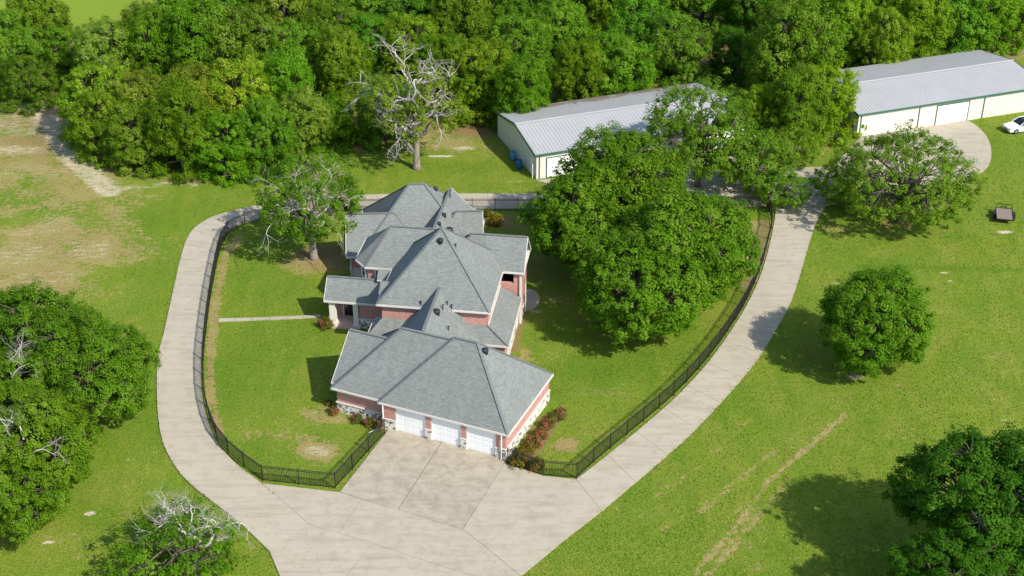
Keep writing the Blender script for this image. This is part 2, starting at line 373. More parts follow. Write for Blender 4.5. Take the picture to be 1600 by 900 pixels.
# leaf litter under the trees
for b in [(1000, 430, 11, 9, .55), (860, 420, 4, 8, .5), (490, 395, 3.5, 2, .7), (600, 200, 8, 4, .72), (740, 200, 8, 4, .8), (950, 160, 16, 4, .8), (880, 130, 10, 6, .8), (300, 170, 24, 18, .95), (700, 60, 40, 16, .9), (1250, 60, 40, 12, .85), (450, 60, 26, 20, .9), (1300, 800, 6, 6, .35),
          (1500, 30, 26, 14, .85), (1030, 60, 16, 14, .9), (60, 90, 9, 6, .6), (60, 640, 8, 9, .6), (1265, 195, 4, 3, .6), (1200, 200, 8, 7, .7), (1405, 350, 4, 1.8, .55), (800, 345, 5, 3, .6)]: blob(litter, *b)
for b in [(400, 440, 4, 4, .5), (380, 580, 4, 6, .6), (940, 580, 4, 3, .7), (860, 620, 3, 3, .4), (1000, 560, 6, 2, .4), (700, 262, 8, 1.5, .4), (1560, 240, 5, 6, .35), (240, 640, 3, 8, .3), (1440, 420, 9, 2, .2), (420, 520, 5, 4, .4)]: blob(lush, *b)
# tyre tracks across the meadow at lower right
for l_, w_, q_ in (([(1096, 800), (1150, 752), (1210, 705)], .42, .40), ([(1085, 895), (1160, 812), (1200, 752), (1255, 705), (1320, 648)], .45, .44), ([(1100, 905), (1190, 800), (1240, 735)], .42, .41), ([(990, 800), (1090, 730), (1180, 650)], .40, .34), ([(1010, 840), (1080, 800), (1130, 760)], .4, .33)):
    track(dirt, l_, w_ * .7, q_ * 1.08); track(dry, l_, w_ * 1.1, q_ * 1.2)
track(dirt, [(1240, 720), (1255, 705), (1305, 665)], 0.22, .46); track(lush, [(1340, 416), (1450, 417), (1600, 422)], 0.5, .7)
for b in [(1040, 800, 6, 1.2, .32), (1250, 690, 12, 7, .28), (1450, 560, 18, 14, .28), (1500, 450, 12, 8, .26), (1300, 480, 5, 5, .26), (440, 650, 5, 5, .26), (900, 680, 4, 4, .28), (1180, 850, 3, 6, .36), (1480, 680, 9, 5, .3), (1300, 360, 3, 2, .4), (100, 850, 8, 6, .30), (200, 760, 6, 5, .28)]: blob(dry, *b)
blob(field, 90, -10, 34, 16, 1.0, 0.25); blob(field, 1590, 20, 6, 6, .3)
field = np.maximum(field, np.clip((Y - 230) / 30, 0, 1))
Z = (vnoise(X, Y, 3.0, 5) - 0.5) * 0.05 - 0.03
Z = np.where(np.hypot(X, Y - 130) < 110, Z, 0.0)
me = bpy.data.meshes.new('ground')
idx = (np.arange(NY - 1)[:, None] * NX + np.arange(NX - 1)[None, :]).ravel()
faces = np.stack([idx, idx + 1, idx + NX + 1, idx + NX], 1).astype(np.int32)
me.vertices.add(len(X)); me.vertices.foreach_set('co', np.stack([X, Y, Z], 1).astype(np.float32).ravel())
me.loops.add(faces.size); me.loops.foreach_set('vertex_index', faces.ravel())
me.polygons.add(len(faces)); me.polygons.foreach_set('loop_start', np.arange(0, faces.size, 4, dtype=np.int32))
me.polygons.foreach_set('use_smooth', np.ones(len(faces), bool))
for nm, arr in (('dirt', dirt), ('dry', dry), ('lush', lush), ('litter', litter), ('field', field)):
    a = me.attributes.new(nm, 'FLOAT', 'POINT'); a.data.foreach_set('value', arr.astype(np.float32))
me.update(calc_edges=True); me.validate(); me.materials.append(M['ground'])
tag(new_obj('ground', me), 'mown green lawn and dry meadow round the house', None, None, 'structure')

# ------------------------------------------------------------------ concrete drive, court and yard, slab by slab
def shrink(P, g):
    """inset a convex-ish polygon by g"""
    n = len(P); c = sum((Vector(p) for p in P), Vector((0, 0, 0))) / n
    area = sum(P[i].x * P[(i + 1) % n].y - P[(i + 1) % n].x * P[i].y for i in range(n))
    if area < 0: P = P[::-1]
    out = []
    for i in range(n):
        a, b, d = P[i - 1], P[i], P[(i + 1) % n]
        e1 = (b - a).normalized(); e2 = (d - b).normalized()
        n1 = Vector((-e1.y, e1.x, 0)); n2 = Vector((-e2.y, e2.x, 0))
        m = n1 + n2; k = m.length_squared
        out.append(b + m * (2 * g / k if k > 0.3 else 0) * 1.0)
    return out
def slab(parent, pts, top=0.075, name='slab', stain=0.0, gap=0.013):
    P = [Vector((p[0], p[1], 0)) for p in pts]; P = shrink(P, gap)
    mb = MB(); t = [Vector((p.x, p.y, top)) for p in P]; b = [Vector((p.x, p.y, -0.12)) for p in P]
    mb.poly(t)
    for i in range(len(P)):
        j = (i + 1) % len(P); mb.poly([b[i], b[j], t[j], t[i]])
    o = mb.build(name, M['concrete'], parent)
    a = o.data.attributes.new('stain', 'FLOAT', 'POINT'); a.data.foreach_set('value', [stain] * len(o.data.vertices))
    return o
def smooth_line(pts, step):
    """resample a polyline of ground points with Catmull-Rom"""
    P = [pts[0] * 2 - pts[1]] + list(pts) + [pts[-1] * 2 - pts[-2]]; out = []
    for i in range(1, len(P) - 2):
        for k in range(12):
            t = k / 12; a, b, c, d = P[i - 1], P[i], P[i + 1], P[i + 2]
            out.append(0.5 * ((2 * b) + (c - a) * t + (2 * a - 5 * b + 4 * c - d) * t * t + (3 * b - a - 3 * c + d) * t ** 3))
    out.append(P[-2]); L = [0]
    for a, b in zip(out[:-1], out[1:]): L.append(L[-1] + (b - a).length)
    n = max(2, round(L[-1] / step)) if step else len(out)
    res = []
    for k in range(n + 1):
        s = L[-1] * k / n; i = min(range(len(L)), key=lambda q: abs(L[q] - s)); i = max(1, min(len(L) - 1, i if L[i] >= s else i + 1))
        u = (s - L[i - 1]) / max(1e-6, L[i] - L[i - 1]); res.append(out[i - 1].lerp(out[i], u))
    return res
def G2(l): return [G(*p) for p in l]
drive = empty('driveway', G(600, 800)); drive.location.z = 0
tag(drive, 'pale concrete drive looping round the fenced garden', None, None, 'structure')
DL = Vector((-drive.location.x, -drive.location.y, 0))
def dslab(pts, **k):
    o = slab(drive, pts, **k); o.location = DL; return o
def road(left, right, n, sub=4, **k):
    """left and right edge polylines -> n slabs whose edges follow the curve"""
    A = smooth_line(G2(left), 0); B = smooth_line(G2(right), 0)
    def at(P, t):
        L = [0]
        for a, b in zip(P[:-1], P[1:]): L.append(L[-1] + (b - a).length)
        s = L[-1] * t
        for i in range(1, len(L)):
            if L[i] >= s - 1e-9:
                return P[i - 1].lerp(P[i], (s - L[i - 1]) / max(1e-9, L[i] - L[i - 1]))
        return P[-1]
    under = MB()
    for i in range(n):
        ts = [(i + q / sub) / n for q in range(sub + 1)]
        l = [at(A, t) for t in ts]; r = [at(B, t) for t in ts]
        dslab(r + l[::-1], **k)
        for q in range(sub):
            under.poly([Vector((p.x, p.y, 0.03)) for p in (r[q], r[q + 1], l[q + 1], l[q])])
    o = under.build('joint_bed', M['joint'], drive); o.location = DL
    EDGES.extend([A[13:], B[13:]]); return A, B
EDGES = []
# west loop, from the court up and round behind the house
W_out = [(421, 862), (371, 815), (301, 760), (272, 727), (253, 687), (246, 640), (245, 590), (247, 555), (256, 520), (267, 470), (276, 430), (283, 400), (296, 366), (320, 345), (355, 332), (420, 318), (500, 309), (600, 304), (700, 303), (805, 303)]
W_in = [(484, 821), (409, 756), (370, 726), (340, 692), (324, 655), (315, 610), (314, 565), (317, 530), (321, 495), (327, 455), (334, 418), (341, 388), (351, 366), (372, 352), (410, 342), (470, 333), (540, 328), (640, 327), (720, 327), (805, 327)]
road(W_out, W_in, 30)
road([(805, 303), (900, 303), (1000, 300), (1100, 296), (1190, 286)], [(805, 327), (900, 328), (1000, 327), (1100, 327), (1200, 322)], 8)
# east drive
E_l = [(900, 750), (950, 711), (1000, 670), (1057, 620), (1110, 562), (1155, 497), (1180, 450), (1195, 410), (1204, 375), (1210, 345), (1212, 322)]
E_r = [(940, 799), (985, 761), (1022, 730), (1077, 681), (1135, 620), (1188, 556), (1232, 480), (1248, 437), (1262, 390), (1275, 350), (1290, 322)]
road(E_l, E_r, 13)
# court in front of the garage
bed = MB()
def court(pts, stain=0.0):
    P = G2(pts); dslab(P, stain=stain, gap=.04 if stain > .8 else .013); bed.poly([Vector((p.x, p.y, 0.03)) for p in P])
court([(609, 669), (691, 690), (621, 798.5), (530, 770)], 0.9)
court([(691, 690), (791, 715), (788, 726), (723, 828.5), (621, 798.5)], 1.0)
court([(788, 725), (850, 744.5), (900, 750), (886.5, 758), (757, 854), (723, 828.5)], 0.25)
court([(886.5, 758), (900, 750), (940, 799), (880, 846), (818, 898), (812, 900), (757, 854)], 0.2)
court([(409, 756), (530, 770), (565, 781), (529, 834), (484, 821)], 0.25)
court([(565, 781), (723, 828.5), (757, 854), (812, 900), (765, 908), (690, 886), (582, 850), (529, 834)], 0.35)
court([(484, 821), (529, 834), (582, 850), (538, 905), (438, 903), (421, 862)], 0.15)
court([(582, 850), (690, 886), (765, 908), (770, 960), (520, 960), (538, 905)], 0.2)
court([(438, 903), (538, 905), (520, 960), (455, 960)], 0.1)
court([(765, 908), (812, 900), (795, 920), (770, 960)], 0.1)
# yard between the two metal sheds
court([(1190, 286), (1200, 322), (1212, 322), (1290, 322), (1300, 262), (1200, 262)], 0.6)
court([(1200, 262), (1190, 286), (1100, 296), (1000, 300), (985, 262), (1160, 235)], 0.3)
court([(1300, 262), (1290, 322), (1340, 312), (1420, 292), (1400, 240), (1345, 214)], 0.4)
pad = G2([(1345, 214), (1400, 240), (1420, 292), (1500, 280)]) + smooth_line(G2([(1500, 280), (1530, 272), (1545, 258), (1549, 238), (1543, 216), (1527, 198), (1512, 189)]), 1.0)[1:] + G2([(1470, 193)])
dslab(pad, stain=0.1); bed.poly([Vector((p.x, p.y, 0.03)) for p in pad])
court([(838, 283), (985, 262), (1000, 268), (866, 290)], 0.5)
o = bed.build('joint_bed', M['joint'], drive); o.location = DL
# narrow front walk
wk = empty('garden_path', G(340, 500)); tag(wk, 'narrow pale concrete walk crossing the lawn to the porch', None, None, 'structure')
A = smooth_line(G2([(341, 498), (400, 496.5), (450, 494.5), (500, 492)]), 1.5); B = smooth_line(G2([(341, 503), (400, 500.5), (450, 498.5), (502, 496)]), 1.5)
for i in range(min(len(A), len(B)) - 1):
    o = slab(wk, [B[i], B[i + 1], A[i + 1], A[i]], 0.05, 'slab', 0.1, 0.012); o.location = -wk.location
# round patio in the shade east of the house
mb = MB(); pc = G(823, 468); ring = [pc + Vector((1.25 * math.cos(a), 1.9 * math.sin(a), 0.10)) for a in np.linspace(0, 2 * math.pi, 22, endpoint=False)]
mb.poly(ring)
for i in range(22):
    a, b = ring[i], ring[(i + 1) % 22]; mb.poly([Vector((a.x, a.y, -.1)), Vector((b.x, b.y, -.1)), b, a])
tag(mb.build('patio', M['concrete']), 'rounded concrete patio in the shade beside the house', None, None, 'structure')

# ------------------------------------------------------------------ the brick house
class Fr:
    def __init__(s, o, yaw):
        y = R_(yaw); s.o = Vector((o[0], o[1], 0)); s.a = Vector((math.cos(y), math.sin(y), 0)); s.b = Vector((-math.sin(y), math.cos(y), 0))
    def p(s, a, b, z=0.0): return s.o + s.a * a + s.b * b + Vector((0, 0, z))
    def box(s, mb, a0, a1, b0, b1, z0, z1, mi=0):
        mb.box(s.p(a0, b0, z0), s.a * (a1 - a0), s.b * (b1 - b0), Vector((0, 0, z1 - z0)), mi)
FM = Fr((0, 0), -8.2); FF = Fr((0, 0), 3.0); FG = Fr((-0.398, 90.309), -23.3)
hloc = FM.p(-22, 108, 0)
house = empty('brick_house', hloc)
tag(house, 'red brick house with steep grey shingle hip roofs inside the fence', 'house')
HL = -hloc
roof_polys = []
def part(mb, name, mats, parent=house, smooth=False):
    o = mb.build(name, mats, parent, smooth=smooth)
    o.location = HL if parent is house else (0, 0, 0)
    return o
def seg_box(mb, p, q, wid, h, up=Vector((0, 0, 1)), lift=0.0, mi=0):
    d = q - p
    if d.length < 1e-4: return
    s = d.cross(up).normalized(); n = s.cross(d).normalized()
    mb.box(p - s * wid / 2 + n * lift, d, s * wid, n * h, mi)
def roof(fr, a0, a1, b0, b1, ze, pitch=1.05, axis='a', e0='hip', e1='hip', label=None, caps=True, trim=True):
    """one hip or gable roof: shingle planes, soffit, white fascia and ridge caps"""
    if axis == 'a':
        P = fr.p; A0, A1, B0, B1 = a0, a1, b0, b1
    else:
        P = lambda a, b, z: fr.p(b, a, z); A0, A1, B0, B1 = b0, b1, a0, a1
    h = (B1 - B0) / 2; bm = (B0 + B1) / 2; zr = ze + pitch * h
    r0 = A0 + (h if e0 == 'hip' else 0); r1 = A1 - (h if e1 == 'hip' else 0)
    if r1 < r0: r0 = r1 = (r0 + r1) / 2
    e = [P(A0, B0, ze), P(A1, B0, ze), P(A1, B1, ze), P(A0, B1, ze)]; R0, R1 = P(r0, bm, zr), P(r1, bm, zr)
    planes = [[e[0], e[1], R1, R0], [e[2], e[3], R0, R1]]
    if e0 == 'hip': planes.append([e[3], e[0], R0])
    if e1 == 'hip': planes.append([e[1], e[2], R1])
    mb = MB()
    for pl in planes:
        pts = [pl[0]]
        for q in pl[1:]:
            if (q - pts[-1]).length > 1e-3: pts.append(q)
        n = (pts[1] - pts[0]).cross(pts[2] - pts[0])
        if n.z < 0: pts = pts[::-1]
        mb.poly(pts, 0); roof_polys.append(pts)
    dz = Vector((0, 0, -0.14)); mb.poly([k + dz for k in e], 1)
    for k in range(4):
        gab = (k == 3 and e0 != 'hip') or (k == 1 and e1 != 'hip')
        if not gab: mb.poly([e[k] + dz, e[(k + 1) % 4] + dz, e[(k + 1) % 4], e[k]], 1)
    o = part(mb, 'roof', [M['shingle'], M['soffit']])
    if label: o['label'] = label
    fb = MB(); cen = (e[0] + e[2]) / 2
    for k in range(4):
        p, q = e[k], e[(k + 1) % 4]; gab = (k == 3 and e0 != 'hip') or (k == 1 and e1 != 'hip')
        out = (p + q) / 2 - cen; d = (q - p).normalized(); out = (out - d * out.dot(d)); out.z = 0; out.normalize()
        if not gab:
            fb.box(p + out * 0.004 - d * 0.05 + Vector((0, 0, -0.17)), d * ((q - p).length + 0.1), out * 0.07, Vector((0, 0, 0.17)))
        else:
            Rr = R0 if k == 3 else R1
            for s_ in (p, q):
                fb.box(s_ + out * 0.004 + Vector((0, 0, -0.17)), Rr - s_, out * 0.05, Vector((0, 0, 0.19)))
    if trim: part(fb, 'fascia', M['white'], o)
    if caps:
        cb = MB(); segs = [(R0, R1)]
        if e0 == 'hip': segs += [(e[0], R0), (e[3], R0)]
        if e1 == 'hip': segs += [(e[1], R1), (e[2], R1)]
        for (p, q) in segs:
            L = (q - p).length; n = int(L / 0.32)
            for i in range(n):
                s0 = p.lerp(q, i / n); s1 = p.lerp(q, (i + 1.1) / n)
                seg_box(cb, s0 + Vector((0, 0, 0.02)), s1 + Vector((0, 0, -0.015)), 0.24, 0.035 + random.random() * 0.02)
        if cb.f: part(cb, 'ridge_cap', M['cap'], o)
    return o
def walls(fr, a0, a1, b0, b1, z1, stone=0.95, gable=None, rise=0.0, z0=-0.1):
    mb = MB(); fr.box(mb, a0, a1, b0, b1, z0, z1)
    bm = (b0 + b1) / 2
    if gable:
        for g in gable:
            a = a0 if g == 0 else a1; i = 0.25 if g == 0 else -0.25
            t = [fr.p(a, b0, z1), fr.p(a, b1, z1), fr.p(a, bm, z1 + rise)]; u = [fr.p(a + i, b0, z1), fr.p(a + i, b1, z1), fr.p(a + i, bm, z1 + rise)]
            mb.poly(t); mb.poly(u[::-1])
            mb.poly([t[0], t[2], u[2], u[0]]); mb.poly([t[1], u[1], u[2], t[2]])
    o = part(mb, 'wall', M['brick'])
    if stone:
        sb = MB(); fr.box(sb, a0 - 0.06, a1 + 0.06, b0 - 0.06, b1 + 0.06, z0, stone); s_ = part(sb, 'stone_base', M['stone'])
        lb = MB(); fr.box(lb, a0 - 0.12, a1 + 0.12, b0 - 0.12, b1 + 0.12, stone, stone + 0.09); part(lb, 'ledge', M['white'], s_)
    return o
# --- garage wing (three doors facing the court)
roof(FG, -11.35, 0.15, -0.12, 9.35, 2.62, 0.98, label='big garage hip roof with three garage doors under it')
roof(FG, -15.95, -6.7, 0.25, 9.15, 2.56, 0.98, e1='gable')
roof(FG, -16.35, -9.0, 1.0, 7.9, 2.53, 0.93, e0='gable')
walls(FG, -15.68, -11.2, 0.62, 8.8, 2.45)
walls(FG, -16.02, -14.0, 1.35, 7.5, 2.42, gable=(0,), rise=2.75)
# rear and side walls of the garage; the front is piers and a header round the doors
mb = MB(); FG.box(mb, -11.12, -0.10, 0.34, 9.1, -0.1, 2.46); part(mb, 'wall', M['brick'])
sb = MB(); FG.box(sb, -0.10, -0.04, 0.0, 9.16, -0.1, 1.0); s_ = part(sb, 'stone_base', M['stone'])
lb = MB(); FG.box(lb, -0.10, 0.02, -0.06, 9.2, 1.0, 1.09); part(lb, 'ledge', M['white'], s_)
for (p0, p1) in ((-11.12, -9.92), (-7.17, -6.70), (-4.0, -3.57), (-0.95, -0.10)):
    mb = MB(); FG.box(mb, p0, p1, 0.0, 0.337, 1.0, 2.46); pr = part(mb, 'pier', M['brick'])
    sb = MB(); FG.box(sb, p0 - 0.05, p1 + 0.045, -0.06, 0.36, -0.1, 1.0); part(sb, 'pier_stone', M['stone'], pr)
    lb = MB(); FG.box(lb, p0 - 0.07, p1 + 0.06, -0.09, 0.33, 1.003, 1.07); part(lb, 'pier_ledge', M['white'], pr)
mb = MB(); FG.box(mb, -9.92, -0.95, 0.03, 0.33, 2.363, 2.5); part(mb, 'header', M['brick'])
for (p0, p1) in ((-9.92, -7.17), (-6.70, -4.0), (-3.57, -0.95)):
    mb = MB(); FG.box(mb, p0 + 0.02, p1 - 0.02, 0.13, 0.175, 0.06, 2.36); d_ = part(mb, 'garage_door', M['door'])
    for r in range(4):
        for c_ in range(4):
            w_ = (p1 - p0 - 0.1) / 4; q0 = p0 + 0.05 + c_ * w_; z0 = 0.10 + r * 0.56
            pb = MB(); FG.box(pb, q0 + 0.05, q0 + w_ - 0.05, 0.117, 0.131, z0 + 0.05, z0 + 0.51); part(pb, 'panel', M['door'], d_)
    for (j0, j1) in ((p0, p0 + .09), (p1 - .09, p1)):
        jb = MB(); FG.box(jb, j0, j1, 0.02, 0.128, 0.06, 2.35); part(jb, 'door_jamb', M['white'], d_)
for (a_, b_, ex) in ((-10.98, -0.10, (-0.9, -1.1)), (-0.42, -0.10, None)):
    mb = MB(); top = FG.p(a_, b_ - 0.05, 2.42); pts = [top, FG.p(a_, b_ - 0.05, 0.28)]
    if ex: pts += [FG.p(a_ + ex[0] * 0.25, b_ + ex[1] * 0.25, 0.14), FG.p(a_ + ex[0], b_ + ex[1], 0.11)]
    else: pts += [FG.p(a_, b_ - 0.2, 0.12)]
    mb.tube(pts, 0.055, 6); part(mb, 'downspout', M['white'], smooth=True)
# --- connector between garage and house
roof(FM, -25.3, -17.4, 96.4, 108.0, 2.72, 1.053, axis='b', e0='gable', e1='gable', trim=False)
walls(FM, -24.9, -17.8, 97.2, 103.2, 2.6)
# --- two storey centre with hip roofs stepping back
roof(FM, -26.7, -16.72, 102.68, 112.68, 5.5, 1.07, axis='b', label='steep central hip roof of the house')
roof(FM, -27.55, -20.85, 110.5, 125.0, 2.7, 1.05, axis='b', e0='gable', e1='gable')
walls(FM, -26.35, -16.95, 103.05, 112.3, 5.38, stone=None)
walls(FM, -27.2, -21.2, 112.4, 121.5, 2.58)
# low skirt roof round the front corner (three sloping planes against the wall)
def skirt():
    ze = 2.75; zt = 3.95; fa, fb0 = (-27.5, -14.98), 101.85; wa, wb = (-26.35, -16.95), 103.05
    mb = MB(); p = FM.p; bk = 110.1
    F = [[p(fa[0], fb0, ze), p(fa[1], fb0, ze), p(wa[1], wb, zt), p(wa[0], wb, zt)],
         [p(fa[1], fb0, ze), p(fa[1], bk, ze), p(wa[1], bk, zt), p(wa[1], wb, zt)],
         [p(fa[0], 104.2, ze), p(fa[0], fb0, ze), p(wa[0], wb, zt), p(wa[0], 104.2, zt)]]
    for f in F: mb.poly(f, 0); roof_polys.append(f)
    mb.poly([p(fa[0], fb0, ze - .14), p(fa[1], fb0, ze - .14), p(fa[1], bk, ze - .14), p(fa[0], bk - 5, ze - .14)], 1)
    o = part(mb, 'roof', [M['shingle'], M['soffit']]); fb = MB()
    for (q, r, out) in ((F[0][0], F[0][1], -FM.b), (F[1][0], F[1][1], FM.a), (F[2][0], F[2][1], -FM.a)):
        fb.box(q + Vector((0, 0, -.17)), r - q, out * 0.07, Vector((0, 0, .17)))
    part(fb, 'fascia', M['white'], o)
    fl = MB(); seg_box(fl, F[1][3], F[1][2], 0.16, 0.12); part(fl, 'flashing', M['white'], o)
    cb = MB(); s0, s1 = F[0][1], F[0][2]; n = 8
    for i in range(n): seg_box(cb, s0.lerp(s1, i / n) + Vector((0, 0, .02)), s0.lerp(s1, (i + 1.1) / n), 0.24, 0.045)
    part(cb, 'ridge_cap', M['cap'], o)
skirt()
walls(FM, -27.1, -15.35, 102.2, 110.4, 2.62)
# --- east wing with a recessed upper balcony
roof(FM, -22.2, -14.76, 110.02, 114.66, 5.5, 1.05, e1='gable')
mb = MB()
FM.box(mb, -17.3, -15.1, 110.35, 110.6, -0.1, 4.15); FM.box(mb, -15.75, -15.1, 110.603, 114.3, -0.1, 5.38); FM.box(mb, -17.3, -15.753, 112.3, 114.3, -0.1, 5.38)
FM.box(mb, -15.75, -15.1, 110.35, 110.6, 4.153, 5.38)
bm_, z1_ = 112.33, 5.38
t_ = [FM.p(-15.1, 110.35, z1_), FM.p(-15.1, 114.3, z1_), FM.p(-15.1, bm_, z1_ + 2.1)]; u_ = [q - FM.a * 0.2 for q in t_]
mb.poly(t_); mb.poly(u_[::-1]); mb.poly([t_[0], t_[2], u_[2], u_[0]]); mb.poly([t_[1], u_[1], u_[2], t_[2]])
part(mb, 'wall', M['brick'])['label'] = 'brick east wing wall with a dark recessed balcony'
sb = MB(); FM.box(sb, -15.5, -15.04, 110.29, 114.36, -0.1, 1.0); part(sb, 'stone_base', M['stone'])
mb = MB(); FM.box(mb, -17.3, -15.8, 110.6, 112.3, 3.2, 3.3); FM.box(mb, -17.25, -16.0, 112.26, 112.297, 3.3, 5.2); part(mb, 'balcony_door', M['glass'])
mb = MB(); FM.box(mb, -15.2, -14.98, 110.2, 110.34, -0.1, 5.34); part(mb, 'corner_post', M['white'])
mb = MB(); mb.tube([FM.p(-14.95, 110.9, 5.2), FM.p(-14.9, 112.2, 3.2), FM.p(-14.9, 112.2, 0.1)], 0.06, 6); part(mb, 'downspout', M['white'])
# --- west bay: octagonal corner, two windows
def bay():
    ze = 5.5; p = FM.p
    ap = p(-27.35, 111.8, 8.4); rr = p(-21.5, 111.8, 8.4)
    e = [p(-21.5, 109.04, ze), p(-29.27, 109.04, ze), p(-30.41, 110.28, ze), p(-30.41, 114.6, ze), p(-21.5, 114.6, ze)]
    mb = MB(); F = [[e[1], e[0], rr, ap], [e[2], e[1], ap], [e[3], e[2], ap], [e[4], e[3], ap, rr]]
    for f in F:
        n = (f[1] - f[0]).cross(f[2] - f[0])
        if n.z < 0: f = f[::-1]
        mb.poly(f, 0); roof_polys.append(f)
    dz = Vector((0, 0, -.14)); mb.poly([q + dz for q in e], 1)
    o = part(mb, 'roof', [M['shingle'], M['soffit']]); fb = MB()
    for q, r in ((e[0], e[1]), (e[1], e[2]), (e[2], e[3])):
        d = (r - q).normalized(); out = Vector((d.y, -d.x, 0)); c0 = p(-26, 112, ze)
        if out.dot((q + r) / 2 - c0) < 0: out = -out
        fb.box(q + Vector((0, 0, -.17)) - d * .03, d * ((r - q).length + .06), out * .07, Vector((0, 0, .175)))
    part(fb, 'fascia', M['white'], o)
    cb = MB()
    for (q, r) in ((e[1], ap), (e[2], ap), (ap, rr)):
        n = int((r - q).length / .32)
        for i in range(n): seg_box(cb, q.lerp(r, i / n) + Vector((0, 0, .02)), q.lerp(r, (i + 1.1) / n), .22, .045)
    part(cb, 'ridge_cap', M['cap'], o)
    w_ = [(-22, 109.4), (-29.1, 109.4), (-30.05, 110.42), (-30.05, 114.3), (-22, 114.3)]
    wb = MB()
    for i in range(5):
        q, r = w_[i], w_[(i + 1) % 5]; wb.poly([p(*q, -.1), p(*q, 5.38), p(*r, 5.38), p(*r, -.1)])
    part(wb, 'wall', M['brick'])
    def window(c, d, w, h, z):
        out = Vector((d.y, -d.x, 0))
        if out.dot(c - p(-26, 112, 0)) < 0: out = -out
        fbm = MB(); c = Vector((c.x, c.y, z)); t = 0.16
        for (x0, x1, z0, z1) in ((-w / 2 - t, w / 2 + t, -t, 0), (-w / 2 - t, w / 2 + t, h, h + t), (-w / 2 - t, -w / 2, 0, h), (w / 2, w / 2 + t, 0, h)):
            fbm.box(c + d * x0 + Vector((0, 0, z0)) + out * 0.002, d * (x1 - x0), out * .1, Vector((0, 0, z1 - z0)))
        wo_ = part(fbm, 'window', M['white'])
        g = MB(); g.box(c - d * w / 2 + out * .004, d * w, out * .03, Vector((0, 0, h))); part(g, 'pane', M['glass'], wo_)
        mbn = MB(); mbn.box(c - d * w / 2 + out * .036 + Vector((0, 0, h * .5 - .02)), d * w, out * .02, Vector((0, 0, .04))); part(mbn, 'glazing_bar', M['white'], wo_)
    window(p(-28.0, 109.4), FM.a, .62, .95, 4.1)
    d45 = (p(-30.05, 110.42) - p(-29.1, 109.4)).normalized(); window(p(-29.58, 109.91), d45, .5, .95, 4.1)
bay()
# roof linking bay and centre, and the little step over the entry
roof(FM, -28.0, -24.0, 108.25, 113.2, 4.68, 1.05, e0='gable', caps=False, trim=False)
roof(FM, -26.95, -24.0, 104.4, 106.4, 5.28, 1.0, e0='gable', caps=False, trim=False)
walls(FM, -26.75, -24.5, 104.75, 106.1, 5.2, stone=None, gable=(0,), rise=.8)
# --- entry porch on stone piers
roof(FM, -32.75, -26.0, 107.1, 110.3, 2.8, 1.02, e0='gable', label='low gabled porch roof on the west front')
mb = MB()
FM.box(mb, -29.6, -26.5, 107.4, 110.0, -0.1, 2.68); FM.box(mb, -32.35, -29.6, 109.2, 109.95, 0, 2.68); part(mb, 'wall', M['brick'])
sb = MB(); FM.box(sb, -29.66, -26.6, 107.34, 110.0, -0.1, 0.9); s_ = part(sb, 'stone_base', M['stone']); lb = MB(); FM.box(lb, -29.7, -26.6, 107.3, 109.9, .9, .98); part(lb, 'ledge', M['white'], s_)
for (c0, c1, d0, d1) in ((-32.4, -31.85, 107.3, 107.85), (-30.15, -29.68, 107.28, 107.85), (-32.4, -31.95, 109.4, 109.9)):
    mb = MB(); FM.box(mb, c0, c1, d0, d1, .1, 2.66); FM.box(mb, c0 - .07, c1 + .07, d0 - .07, d1 + .07, .1, .35); FM.box(mb, c0 - .06, c1 + .06, d0 - .06, d1 + .06, 2.4, 2.655)
    part(mb, 'column', M['limestone'])
mb = MB(); FM.box(mb, -32.6, -29.5, 106.9, 109.3, -.1, .12); FM.box(mb, -33.0, -32.6, 107.2, 109.2, -.1, .06); part(mb, 'porch_floor', M['tile'])
mb = MB(); FM.box(mb, -31.5, -30.3, 109.14, 109.197, .12, 2.3); dd = part(mb, 'front_door', M['glass']); mb = MB()
FM.box(mb, -31.62, -31.5, 109.12, 109.195, .12, 2.4); FM.box(mb, -30.3, -30.18, 109.12, 109.195, .12, 2.4); FM.box(mb, -31.5, -30.3, 109.12, 109.195, 2.3, 2.4); part(mb, 'door_frame', M['white'], dd)
# --- rear block: tall hip with lower gable wings
roof(FF, -8.55, 2.95, 120.0, 130.0, 2.6, 1.04)
roof(FF, -9.75, -2.0, 120.04, 126.0, 2.58, 1.04, e0='gable')
roof(FF, -2.0, 3.55, 120.03, 126.0, 2.58, 1.04, e1='gable')
walls(FF, -8.2, 2.6, 120.4, 129.6, 2.48)
walls(FF, -9.4, -6, 120.45, 125.6, 2.47, gable=(0,), rise=2.6)
walls(FF, 0, 3.2, 120.46, 125.6, 2.46, gable=(1,), rise=2.6)
mb = MB(); mb.tube([FF.p(-9.35, 120.15, 2.45), FF.p(-9.35, 120.3, 2.2), FF.p(-9.35, 120.3, .1)], .055, 6); part(mb, 'downspout', M['white'])

